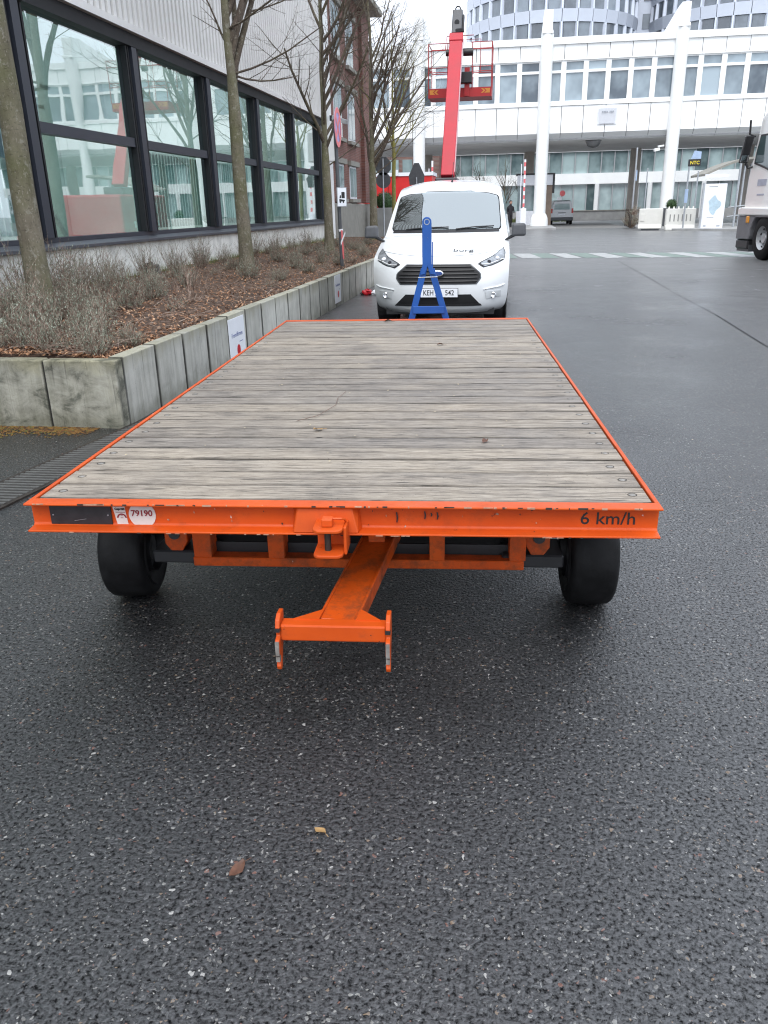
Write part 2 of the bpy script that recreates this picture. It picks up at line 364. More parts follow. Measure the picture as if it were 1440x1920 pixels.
GRASS = m_rand("grass_blades", [(0, (.09, .11, .03)), (1, (.22, .25, .09))], .7, 10)
WHITE = plain("white_paint", (.80, .81, .80), .45, 0, .04, 2)
WPANEL = plain("white_facade_panel", (.88, .89, .88), .42, 0, .04, 1.2)
CLAD = plain("pale_cladding", (.70, .69, .67), .5, 0, .05, 1.5)
FRAME = plain("anthracite_frame", (.022, .026, .038), .5, 0, .15, 3)
FRAMEB = plain("black_gasket", (.006, .007, .009), .7)
SILL = plain("grey_sill", (.055, .06, .072), .5)
VANW = plain("van_white_paint", (.78, .80, .81), .25, 0, .02, 2, .7)
BLKP = plain("black_plastic", (.016, .016, .018), .42, 0, .2, 12)
GRYP = plain("grey_plastic", (.075, .078, .085), .45, 0, .15, 12)
RUBB = plain("tyre_rubber", (.0065, .0065, .007), .6, 0, .6, 14, 0, .4, 40)
CHROME = plain("chrome", (.75, .76, .78), .14, 1, .03)
STEEL = plain("galvanised_steel", (.42, .44, .46), .42, .7, .12, 8)
IRON = plain("rusty_iron", (.055, .045, .038), .55, .6, .4, 14, 0, .4, 40)
RUBB.node_tree.nodes['Principled BSDF'].inputs['Specular IOR Level'].default_value = .18
BARE = plain("worn_steel", (.36, .33, .30), .45, .6, .35, 30)
ALU = plain("silver_paint", (.45, .46, .47), .35, .5, .05)
RED = plain("lift_red_paint", (.50, .018, .036), .5, 0, .1, 3)
REDD = plain("lift_dark_red", (.36, .014, .016), .42, 0, .12, 3)
REDV = plain("red_panel", (.62, .03, .03), .4, 0, .1, 2)
BLACK = plain("black_print", (.012, .012, .014), .5)
INK = plain("print_dark_red", (.22, .012, .02), .5)
INKB = plain("print_blue_grey", (.10, .13, .30), .5)
PAPER = plain("sticker_white", (.62, .60, .57), .5, 0, .06, 30)
SIGNW = plain("sign_white", (.80, .82, .86), .4, 0, .03)
SIGNB = plain("sign_blue_faded", (.34, .28, .55), .4, 0, .1)
SIGNR = plain("sign_red_faded", (.72, .16, .17), .4, 0, .12)
DOTR = plain("red_dot_print", (.50, .01, .02), .4)
TEALI = plain("pale_teal_blind", (.54, .74, .69), .7, 0, .06)
ROOMW = plain("room_wall_teal", (.62, .70, .675), .8, 0, .15, .6)
ROOMF = plain("room_floor", (.58, .64, .61), .6, 0, .1, 1)
ROOMD = plain("room_furniture", (.12, .16, .16), .6)
GLASSW = m_glass("office_glass", (.74, .84, .82), .26)
GLASSV = m_glass("van_glass", (.42, .52, .52), .14)
PANE1 = m_pane("bridge_pane", (.06, .085, .11), (.34, .42, .47))
PANE2 = m_pane("back_pane", (.07, .11, .115), (.36, .46, .46))
PANET = m_pane("tower_pane", (.09, .105, .125), (.22, .26, .30))
TOWER = plain("tower_aluminium", (.64, .68, .76), .4, .25, .06, .5)
SOFF = plain("grey_soffit", (.86, .86, .85), .7, 0, .08, .6)
SOFP = plain("pale_soffit_panel", (.74, .76, .76), .55, 0, .06, .5)
BRICK = m_brick()
REARC = plain('rear_column_render', (.50, .46, .41), .7, 0, .1, 2)
STONE = plain("grey_stone_trim", (.26, .25, .22), .75, 0, .15, 4)
BROWN = plain("brown_panel", (.20, .15, .115), .6, 0, .12, 3)
DARKC = plain("dark_clothing", (.02, .018, .022), .8, 0, .2)
SKIN = plain("skin", (.45, .26, .19), .6)
AMBER = plain("amber_lens", (.75, .30, .02), .25)
REDL = plain("red_lens", (.55, .04, .03), .25)
CREAM = plain("truck_cream_paint", (.89, .885, .86), .3, 0, .03, 2, .4)
MOSS = m_rand("moss_clumps", [(0, (.040, .024, .012)), (.4, (.13, .060, .016)), (.7, (.19, .105, .022)), (1, (.075, .08, .02))], .9, 45)
ROADW = plain("worn_white_marking", (.38, .39, .385), .5, 0, .3, 5)
ROADG = plain("worn_green_marking", (.15, .205, .175), .5, 0, .3, 5)
CREAMP = plain("white_barrier_plastic", (.70, .69, .64), .5, 0, .05, 4)
ORANGEP = plain("hazard_yellow", (.55, .22, .03), .5)
YEL = plain("display_yellow", (.80, .62, .03), .4)
LBLUE = plain("map_blue", (.45, .58, .66), .4, 0, .15, 6)
PBLUE = plain("pale_blue_plate", (.36, .47, .64), .4)

# ------------------------------------------------------------------ setting: ground
def wb(mb, name, mat, parent, **kw):
    """parts drawn in world coordinates, hung under an unrotated thing"""
    o = mb.build(name, mat, parent, **kw)
    o.location = -Vector(parent.location); return o
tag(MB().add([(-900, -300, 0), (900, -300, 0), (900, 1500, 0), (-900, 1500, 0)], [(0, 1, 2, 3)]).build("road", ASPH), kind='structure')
pv = MB(); pv.prism([(7.5, 50.6), (12.9, 45.4), (40, 43.5), (40, 59.5), (8.2, 59.5), (7.6, 56)], 'z', -.05, .12)
tag(pv.build("pavement", PAVE, bevel=.02), kind='structure')
tag(MB().add([(-16, 56.5, .004), (7.4, 56.5, .004), (8.1, 89.8, .004), (-16, 89.8, .004)], [(0, 1, 2, 3)]).build("passage_paving", plain("pale_paving", (.20, .195, .19), .7, 0, .15, 1.2)), kind="structure")  # added sheet, paler than the road to bounce light onto the soffit
isl = MB(); isl.prism([(.35, 54.3), (2.75, 54.9), (2.75, 62.5), (.35, 62.5)], 'z', -.05, .13)
tag(isl.build("traffic_island", PAVE, bevel=.03), kind='structure')
rnd = random.Random(3)
def wavy(x0, x1, y0, y1, z, sk=0, n=6, j=.05):
    a = []
    for k in range(n + 1): a.append((x0 + (x1 - x0) * k / n + rnd.uniform(-j, j), y0 + rnd.uniform(-j, j) * 2, z))
    for k in range(n + 1): a.append((x1 - (x1 - x0) * k / n + sk + rnd.uniform(-j, j), y1 + rnd.uniform(-j, j) * 2, z))
    return a
for nm, mt, off in (("road_marking", ROADW, 0.0), ("road_marking_green", ROADG, .62)):
    mk = MB()
    for k in range(-1, 7):
        x = .28 + 1.24 * k + off; sk = -.30 - .05 * k
        p = wavy(x + .02, x + (.60 if off == 0 else .58), 25.35 - .1 * k, 27.9 - .1 * k, .005, sk); mk.add(p, [tuple(range(len(p)))])
    tag(mk.build(nm, mt), kind='structure')
sm = MB(); pts = [(2.83, 8.0), (2.80, 9.33), (2.88, 12.0), (2.86, 15), (2.91, 18.3), (2.92, 23.6)]
for (xa, ya), (xb, yb) in zip(pts, pts[1:]): w_ = .010 if yb <= 12 else .004; sm.add([(xa - w_, ya, .004), (xa + w_, ya, .004), (xb + w_, yb, .004), (xb - w_, yb, .004)], [(0, 1, 2, 3)])
tag(sm.build("road_seam", FRAMEB), kind='structure')

# moss strip along the foot of the planter's front
ms = MB(); rnd = random.Random(5)
def moss_at(x, y, w):
    h = rnd.uniform(.001, .007); n = 6; a0 = rnd.uniform(0, 6.28)
    ms.add([(x + w * rnd.uniform(.6, 1.1) * math.cos(a0 + k * 1.047), y + w * rnd.uniform(.5, .9) * math.sin(a0 + k * 1.047), .0015) for k in range(n)] + [(x, y, .002 + h)], [(k, (k + 1) % n, n) for k in range(n)])
for k in range(9000):
    x = -4.9 + 1.95 * rnd.random() ** .8; q = abs(rnd.gauss(0, .105)) * (1.25 if x < -3.6 else .8); y = 5.372 - q
    if rnd.random() < .35 + .65 * (math.sin(x * 9) * .5 + .5) and x < -3.02: moss_at(x, y, rnd.uniform(.004, .014))
tag(ms.build("moss", MOSS), kind='stuff')

# drain channel: steel frame with single bars
dr = thing("drain_grate", "slotted steel drain channel in the asphalt beside the planter corner", "drain", (-3.24, 2.3, 0), -R(7.9))
g = MB(); g.box(-.012, .018, 0, 3.9, -.02, .011); g.box(.30, .33, 0, 3.9, -.02, .011)
g.build("grate_frame", IRON, dr); MB().box(0.018, .30, 0, 3.9, -.03, .0035).build("channel_bottom", FRAMEB, dr)
bm_ = MB().hexa([(.018, -.010, .0), (.30, .034, .0), (.30, .056, .0), (.018, .012, .0)], [(.018, -.010, .014), (.30, .034, .014), (.30, .056, .014), (.018, .012, .014)]).mesh("bar", plain("grate_steel", (.12, .118, .112), .5, .3, .25, 20))
for k in range(82): inst("bar", bm_, dr, (0, .02 + k * .0463, 0))

# ------------------------------------------------------------------ planter wall of concrete slabs
pl = thing("planter_wall", "raised planter edge of upright grey concrete slabs beside the trailer", "planter wall", (-2.82, 5.37, 0))
rnd = random.Random(11)
PXF = -2.82
def slab_mesh(w, h=.512, t=.115, foot=0):
    return MB().box(-t, 0, 0, w, -.02, h).mesh("wall_slab", CONC)
sl = [slab_mesh(.556 + d) for d in (0, .004, -.004)]
for m in sl: m.materials[0] = CONC
Y = 5.492; ys = []
wd = .583
while Y < 30.5:
    ys.append(Y); o = inst("wall_slab", sl[len(ys) % 3], pl, (rnd.uniform(-.005, .003), Y - 5.37, rnd.uniform(-.004, .004)), (0, rnd.uniform(-.006, .006), 0))
    b = o.modifiers.new("bevel", 'BEVEL'); b.width = .007; b.segments = 2
    Y += wd
fs = MB().box(-.567, 0, 0, .115, -.02, .508).mesh("wall_slab", CONCF)
X = PXF
for k in range(6):
    o = inst("wall_slab", fs, pl, (X - PXF - .002, rnd.uniform(0, .004), rnd.uniform(-.003, .003)))
    b = o.modifiers.new("bevel", 'BEVEL'); b.width = .010; b.segments = 2
    X -= .583
bk = MB(); bk.box(-6.2, PXF - .02, 5.39, 5.45, -.02, .490); bk.box(PXF - .095, PXF - .05, 5.45, 30.6, -.02, .492)
wb(bk, "joint_filler", plain("dark_joint", (.022, .022, .02), .9), pl)

# soil bed
bd = MB(); nx, ny = 22, 120
for j in range(ny + 1):
    for i in range(nx + 1):
        x = -6.23 + (6.23 - 2.935) * i / nx; y = 5.48 + (30.5 - 5.48) * j / ny
        e = min(1, (nx - i) / 3, j / 2); z = .462 + e * (.03 + .05 * (1 - i / nx)) + rnd.uniform(-.012, .012)
        bd.v.append((x, y, z))
bd.f = [(j * (nx + 1) + i, j * (nx + 1) + i + 1, (j + 1) * (nx + 1) + i + 1, (j + 1) * (nx + 1) + i) for j in range(ny) for i in range(nx)]; bd.m = [0] * len(bd.f)
tag(bd.build("soil", SOIL, smooth=R(80)), kind='structure')
# leaf litter and bark chips
lf = MB(); rnd = random.Random(21)
def leaf_at(mb, x, y, z, L, w, yaw, tilt, fold=.3, curl=.0):
    d = Vector((math.cos(yaw) * math.cos(tilt), math.sin(yaw) * math.cos(tilt), math.sin(tilt))); s = Vector((-math.sin(yaw), math.cos(yaw), 0))
    p = Vector((x, y, z)); up = s.cross(d) * -1 if (s.cross(d)).z < 0 else s.cross(d)
    a = p - d * L / 2; b = p + d * L / 2 + up * curl; m = p + up * curl * .2
    l = m + s * w / 2 + up * fold * w; r = m - s * w / 2 + up * fold * w * .8
    mb.add([a, r, b, l, m], [(0, 1, 4), (1, 2, 4), (2, 3, 4), (3, 0, 4)])
for k in range(13000):
    y = 5.52 + (rnd.random() ** 1.8) * 24; q = rnd.random()
    x = -2.95 - q ** 1.35 * 3.2
    leaf_at(lf, x, y, .475 + .03 * min(1, (-2.95 - x) / .4) + .045 * q + rnd.uniform(0, .022), rnd.uniform(.025, .07), rnd.uniform(.012, .03), rnd.uniform(0, 6.28), rnd.uniform(-.5, .6), rnd.uniform(-.3, .5), rnd.uniform(0, .01))
tag(lf.build("leaf_litter", LEAF), kind='stuff')
# ivy-free dead stalks lying in the litter
stx = MB(); rnd = random.Random(22)
for k in range(700):
    y = 5.55 + (rnd.random() ** 2) * 9; x = -2.96 - rnd.random() * 2.6; a = rnd.uniform(0, 6.28); L = rnd.uniform(.08, .3); t = rnd.uniform(-.1, .25); z = .53 + rnd.uniform(0, .04)
    stx.tube([(x, y, z), (x + math.cos(a) * L * .5, y + math.sin(a) * L * .5, z + t * L), (x + math.cos(a) * L, y + math.sin(a) * L, z + t * L * 1.2)], [.003, .0025, .0012], 3, False)
tag(stx.build("dead_stalks", STEM), kind='stuff')

# shrubs
def shrub_mesh(seed, h, spread, n, leafy, bare=False, twigs=3):
    r = random.Random(seed); m = MB()
    for k in range(n):
        a = r.uniform(0, 6.28); tl = (r.random() ** .7) * spread; L = h * r.uniform(.65, 1.15) * (1 - .25 * tl)
        b = Vector((math.cos(a) * r.uniform(0, .05), math.sin(a) * r.uniform(0, .05), -.03)); d = Vector((math.cos(a) * math.sin(tl), math.sin(a) * math.sin(tl), math.cos(tl)))
        p1 = b + d * L * .5 + Vector((r.uniform(-.03, .03), r.uniform(-.03, .03), .0)); d2 = (d + Vector((0, 0, .5)) + Vector((r.uniform(-.3, .3), r.uniform(-.3, .3), 0))).normalized(); p2 = p1 + d2 * L * .55
        m.cur = 0; m.tube([b, p1, p2], [.0042 if not bare else .008, .0028 if not bare else .005, .001], 3, False)
        for q in range(twigs):
            t = r.uniform(.15, .95); o = p1.lerp(p2, t) if r.random() < .6 else b.lerp(p1, .4 + .6 * t); dd = (d2 + Vector((r.uniform(-.9, .9), r.uniform(-.9, .9), r.uniform(-.2, .5)))).normalized(); l2 = L * r.uniform(.15, .4)
            m.cur = 0; m.tube([o, o + dd * l2], [.0022, .0008], 3, False)
            if r.random() < leafy:
                m.cur = 1
                for w in range(r.randint(3, 6)):
                    c = o + dd * l2 * r.random(); leaf_at(m, c.x, c.y, c.z, r.uniform(.018, .04), r.uniform(.004, .009), r.uniform(0, 6.28), r.uniform(.2, 1.3), .1)
        if leafy and r.random() < leafy:
            m.cur = 1
            for w in range(7):
                c = p1.lerp(p2, r.uniform(.1, 1)); leaf_at(m, c.x, c.y, c.z, r.uniform(.02, .045), r.uniform(.004, .010), r.uniform(0, 6.28), r.uniform(.3, 1.4), .1)
    return m.mesh("shrub", [STEM, SAGE])
SH = {'lav': [shrub_mesh(s, .36, 1.0, 95, .75) for s in (1, 2, 3)], 'sage': [shrub_mesh(s, .62, .70, 60, 1.0, False, 4) for s in (4, 5)], 'low': [shrub_mesh(s, .24, 1.15, 50, .25) for s in (7, 8)], 'bare': [shrub_mesh(9, .46, .85, 14, .05, True, 9)]}
SHL = {'lav': ("dead_lavender", "dormant grey brown lavender clump in the raised bed", "shrub", "dormant lavender clumps in the raised bed"),
       'sage': ("sage_shrub", "tall grey green leafy shrub in the raised bed by the pale wall", "shrub", "grey green shrubs in the raised bed"),
       'low': ("dry_shrub", "low dry brown shrub among leaf litter in the raised bed", "shrub", "low dry shrubs in the raised bed")}
rnd = random.Random(31)
def shrub(kind, x, y, s=1.0, z=.49):
    nm, lb, ct, gp = SHL[kind]
    o = inst(nm, rnd.choice(SH[kind]), None, (x, y, z), (0, 0, rnd.uniform(0, 6.28)), (s * rnd.uniform(.85, 1.15), s * rnd.uniform(.85, 1.15), s * rnd.uniform(.85, 1.15))); tag(o, lb, ct, gp)
for x, y, s in ((-3.05, 6.1, .6), (-3.1, 5.62, .6), (-3.5, 5.7, .8), (-4.0, 5.65, .9), (-4.5, 6.1, .95), (-3.7, 6.6, .9), (-4.3, 6.8, 1), (-4.85, 7.0, 1), (-5.4, 6.3, 1.1), (-5.6, 7.4, 1), (-4.35, 7.85, .9), (-5.0, 8.6, .95), (-5.5, 9.4, .95), (-4.7, 10.3, .85), (-5.2, 11.4, .85), (-5.3, 12.6, .8), (-4.95, 14.2, .85), (-3.7, 15.9, .8), (-4.8, 16.6, .85), (-3.3, 18.3, .7), (-4.8, 18.9, .9), (-3.3, 21.6, .7), (-4.9, 20.8, .9), (-3.3, 24.6, .75), (-4.9, 23.2, .9), (-3.25, 5.85, .8), (-3.75, 5.85, .95), (-4.25, 5.9, 1), (-4.8, 5.9, 1), (-3.45, 6.3, .85), (-4.0, 6.4, 1), (-4.55, 6.5, 1.05), (-5.1, 6.6, 1.1), (-3.8, 6.95, .95), (-4.4, 7.1, 1), (-5.0, 7.3, 1.1), (-4.05, 7.6, .9), (-4.7, 8.0, 1), (-5.3, 8.2, 1), (-4.2, 8.5, .9), (-4.3, 9.4, .9), (-4.9, 9.9, .9), (-4.6, 11.2, .9), (-3.5, 12.1, .7), (-4.1, 12.5, .9), (-3.4, 13.6, .75), (-3.9, 14.7, .85), (-3.3, 15.6, .7), (-4.3, 16.2, .9), (-3.6, 17.2, .85), (-4.2, 18.4, .9), (-3.5, 19.4, .8), (-4.0, 21, .9), (-3.4, 22.5, .85), (-4.2, 24, .9), (-3.6, 26, .9)): shrub('lav', x, y, s)
for x, y, s in ((-5.55, 7.0, 1.0), (-5.05, 8.6, 1.1), (-4.75, 8.9, .8), (-4.6, 7.0, .9), (-5.7, 6.2, 1.0), (-5.6, 8.0, 1.1), (-5.75, 10.4, .9), (-5.75, 12.4, .8), (-5.8, 14.9, .8), (-5.8, 18.2, .8), (-5.8, 20, .8), (-5.75, 9.0, 1.0), (-5.75, 9.9, 1.05), (-5.60, 10.7, 0.9), (-5.80, 11.5, 0.8), (-5.75, 13.6, 0.8), (-5.70, 14.6, 0.85), (-5.75, 16.0, 0.75), (-5.75, 17.5, 0.8), (-5.75, 19.2, 0.8), (-5.65, 21, 0.8), (-5.75, 23, 0.8), (-4.4, 7.6, .7)): shrub('sage', x, y, s)
for x, y, s in ((-3.6, 8.4, .8), (-3.35, 11.2, .7), (-4.9, 13.2, .9), (-3.7, 13.1, .8), (-4.9, 15.2, 1), (-3.3, 14.5, .7), (-4.7, 17.3, 1), (-3.2, 16.5, .8), (-4.9, 19.8, 1), (-3.2, 20.3, .8), (-4.6, 22.6, 1)): shrub('low', x, y, s)
tag(inst("bare_shrub", SH['bare'][0], None, (-3.72, 9.05, .5), (0, 0, 1.0), 1.15), "bare forked brown shrub standing in the orange leaf litter", "shrub")
gr = MB(); rnd = random.Random(33)
for k in range(2600):
    y = 10.5 + rnd.random() * 17; x = -6.16 + abs(rnd.gauss(0, .12)); a = rnd.uniform(0, 6.28); h = rnd.uniform(.05, .16)
    gr.add([(x, y, .5), (x + .008 * math.cos(a), y + .008 * math.sin(a), .5), (x + rnd.uniform(-.05, .05), y + rnd.uniform(-.05, .05), .55 + h)], [(0, 1, 2)])
tag(gr.build("grass", GRASS), kind='stuff')

# flood light box at the wall
fl = thing("uplighter", "small black uplighter box set against the pale wall base", "light fitting", (-5.93, 13.1, .47), R(20))
MB().hexa([(-.15, -.11, 0), (0.0, -.14, 0), (0.0, .12, 0), (-.15, .12, 0)], [(-.15, -.10, .25), (-.02, -.13, .27), (-.02, .12, .27), (-.15, .11, .25)]).build("housing", BLKP, fl, bevel=.006)
MB().hexa([(.002, -.10, .02), (.10, -.13, .02), (.105, .10, .02), (.002, .11, .02)], [(.002, -.10, .225), (.075, -.12, .225), (.08, .10, .225), (.002, .11, .225)]).build("lens_hood", GRYP, fl, bevel=.006)

# ------------------------------------------------------------------ office building on the left
BX = -6.2
of = thing("office_building", "long pale building with ribbed cladding and dark framed window strip", "building", (BX, 10, 0))
wy = [-1.0, 2.9, 6.7, 10.5, 14.3, 18.1, 21.9, 25.7, 27.6]; YE = 27.6
ZS, ZW0, ZT, ZW1, ZC = 1.055, 1.21, 2.60, 4.02, 4.21          # sill, glass foot, transom, glass head, cladding foot
for a, b in zip(wy, wy[1:]): wb(MB().box(BX - .25, BX - .02, a + .004, b - .004, -.05, ZS), "base_panel", BASEW, of, bevel=.004)
wb(MB().box(BX - .3, BX - .26, -1, YE, -.05, ZS - .04), "base_core", FRAMEB, of)
wb(MB().prism([(BX - .28, ZS), (BX + .09, ZS), (BX + .09, ZS + .045), (BX - .05, ZS + .092), (BX - .28, ZS + .092)], 'y', -1, YE), "sill", SILL, of, bevel=.004)
wb(MB().box(BX - .28, BX - .06, -1, YE, ZS + .095, ZW0), "bottom_rail", FRAME, of)
wb(MB().box(BX - .3, BX + .02, -1, YE, ZW1, ZC - .004), "lintel", FRAMEB, of)
wb(MB().prism([(BX - .1, ZC), (BX + .10, ZC), (BX + .10, ZC + .10), (BX + .03, ZC + .12), (BX - .1, ZC + .12)], 'y', -1, YE), "drip_trim", CLAD, of)
mull = MB().box(BX - .26, BX + .01, -.09, .09, ZW0 + .002, ZW1 - .002).mesh("mullion", FRAME)
side = MB().box(BX - .14, BX - .03, -.020, .020, ZW0 + .002, ZW1 - .002).mesh("frame_profile", FRAMEB)
alu = MB().box(BX - .13, BX - .08, -.022, .022, ZW0 + .002, ZW1 - .002).mesh("frame_strip", ALU)
L0 = -Vector(of.location); BAY = 3.363; YB = 10.53
for k in range(-3, 6):
    yc = YB + BAY * k
    inst("mullion", mull, of, (L0.x, L0.y + yc, 0))
    for d in (-.215, -.14, .14, .215): inst("frame_profile", side, of, (L0.x, L0.y + yc + d, 0))
    for d in (-.177, .177): inst("frame_strip", alu, of, (L0.x, L0.y + yc + d, 0))
    if k < 5:
        y0, y1 = yc + .237, yc + BAY - .237
        wb(MB().box(BX - .2, BX - .05, y0, y1, ZT - .07, ZT + .07), "transom", FRAME, of)
        wb(MB().box(BX - .125, BX - .117, y0, y1, ZW0 + .002, ZT - .072), "window_pane", GLASSW, of)
        wb(MB().box(BX - .125, BX - .117, y0, y1, ZT + .072, ZW1 - .002), "window_pane", GLASSW, of)
# hall behind the glass, ceiling left off so daylight fills it; roof beams added
rm = MB(); rm.box(-13.6, -13.5, -1, YE, .9, 8.5); rm.box(-13.5, BX - .32, -1.1, -1, .9, 8.5); rm.box(-13.5, BX - .32, YE - .1, YE, .9, 8.5)
for y in (3.4, 24.2): rm.box(-13.49, -8.9, y, y + .12, .92, 4.0)
wb(rm, "room_wall", ROOMW, of)
wb(MB().box(-13.6, BX - .3, -1, YE, .84, .9), "room_floor", ROOMF, of)
bsm = MB(); bsm.hexa([(-.012, -.058, 0), (.008, -.062, 0), (.012, .058, 0), (-.008, .062, 0)], [(-.012, -.058, 1.26), (.008, -.062, 1.26), (.012, .058, 1.26), (-.008, .062, 1.26)]); bsm = bsm.mesh("blind_slat", TEALI)
for bay in (1, 2, 3, 4, -1, -2):
    yc = YB + BAY * bay
    for k in range(21): inst("blind_slat", bsm, of, (L0.x + BX - .30, L0.y + yc + .30 + k * .137, 1.25), (0, 0, R(12) + (k * 37 % 5) * .02))
# things in the first room
stp = MB(); stp.bar((-7.2, 10.7, .95), (-7.2, 12.2, 3.9), .12, .05); stp.bar((-6.9, 10.9, .95), (-7.1, 11.6, 2.2), .05, .05); stp.bar((-7.0, 12.6, .95), (-7.1, 11.4, 2.4), .06, .05)
stair = thing("stair_flight", "pale stair flight seen through the first large window", "stairs", (-7.4, 11.5, .9)); wb(stp, "handrail", WHITE, stair)
st2 = MB()
for k in range(9): st2.box(-8.4, -7.3, 10.7 + k * .26, 11.0 + k * .26, .95 + k * .3, 1.0 + k * .3)
wb(st2, "step", ROOMF, stair)
# cladding: one ribbed sheet per bay
def rib_panel(y0, y1, z0, z1, x, pitch=.187, d=.035):
    m = MB(); n = round((y1 - y0) / pitch); p = (y1 - y0) / n
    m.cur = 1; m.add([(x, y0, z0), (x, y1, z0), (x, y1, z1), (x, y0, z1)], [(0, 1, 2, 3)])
    m.cur = 0
    for k in range(n):
        a, b = y0 + k * p + p * .40, y0 + (k + 1) * p
        m.add([(x + .001, a, z0), (x + d, a + .006, z0), (x + d, b - .006, z0), (x + .001, b, z0), (x + .001, a, z1), (x + d, a + .006, z1), (x + d, b - .006, z1), (x + .001, b, z1)], [(0, 1, 5, 4), (1, 2, 6, 5), (2, 3, 7, 6)])
    return m
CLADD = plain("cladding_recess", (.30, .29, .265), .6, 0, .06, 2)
for k in range(-3, 5):
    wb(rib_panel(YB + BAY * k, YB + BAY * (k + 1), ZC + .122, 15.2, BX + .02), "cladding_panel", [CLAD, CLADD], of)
wb(MB().box(BX - .3, BX + .015, -1, YE, ZC + .15, 15.1), "upper_wall", CLAD, of)
for k in range(7): wb(MB().box(-13.5, BX - .31, -.5 + 4.0 * k, -.38 + 4.0 * k, 8.6, 9.0), "roof_beam", FRAME, of)
wb(MB().box(BX - 3.9, BX + .06, YE + .03, 28.8, -.05, 15.2), "end_pier", WPANEL, of)
wb(MB().box(BX - .35, BX + .08, -1.1, 28.85, 15.2, 15.4), "roof_edge", FRAME, of)

# brick house behind it
bh = thing("brick_house", "dark red brick house with stone plinth and tall windows", "building", (-9.3, 32.5, 0))
wb(MB().box(-14.4, -6.25, 29, 36.3, 1.72, 8.8), "wall", BRICK, bh)
wb(MB().box(-14.4, -6.15, 29, 36.4, -.05, 1.70), "plinth", STONE, bh, bevel=.03)
wb(MB().box(-6.5, -6.10, 34.9, 36.5, 1.72, 8.78), "corner_pilaster", BRICK, bh)
wb(MB().prism([(-14.8, 8.8), (-5.6, 8.8), (-5.6, 9.0), (-10.1, 13.0), (-14.8, 9.0)], 'y', 28.9, 37), "roof", STONE, bh)
for z0, z1 in ((3.9, 5.55), (1.87, 3.03), (6.4, 8.0)):
    for yc in (32.9, 30.4):
        w = wb(MB().box(-6.27, -6.23, yc - .68, yc + .68, z0, z1), "window", SIGNW, bh)
        for a, b in ((-.61, -.05), (.05, .61)): MB().box(-6.26, -6.215, yc + a, yc + b, z0 + .07, z1 - .07).build("pane", PANE2, w).location = (0, 0, 0)
        wb(MB().box(-6.24, -6.12, yc - .89, yc + .89, z1 + .01, z1 + .18), "lintel", STONE, bh)
        wb(MB().box(-6.24, -6.10, yc - .84, yc + .84, z0 - .13, z0 - .01), "window_sill", STONE, bh)

# security camera and white box on the pier
sc_ = thing("security_camera", "small security camera on the white pier beside the brick house", "camera", (-6.08, 28.3, 4.3))
MB().box(.0, .08, -.05, .05, -.08, .08).build("bracket", BLKP, sc_); MB().bar((.1, 0, .02), (.62, -.25, -.16), .12, .13).build("camera_body", ALU, sc_, bevel=.01)
tag(MB().box(-6.13, -5.85, 27.9, 28.3, 2.98, 3.87).build("junction_box", WHITE, bevel=.02), "white junction box on the pier behind the no stopping sign", "box")

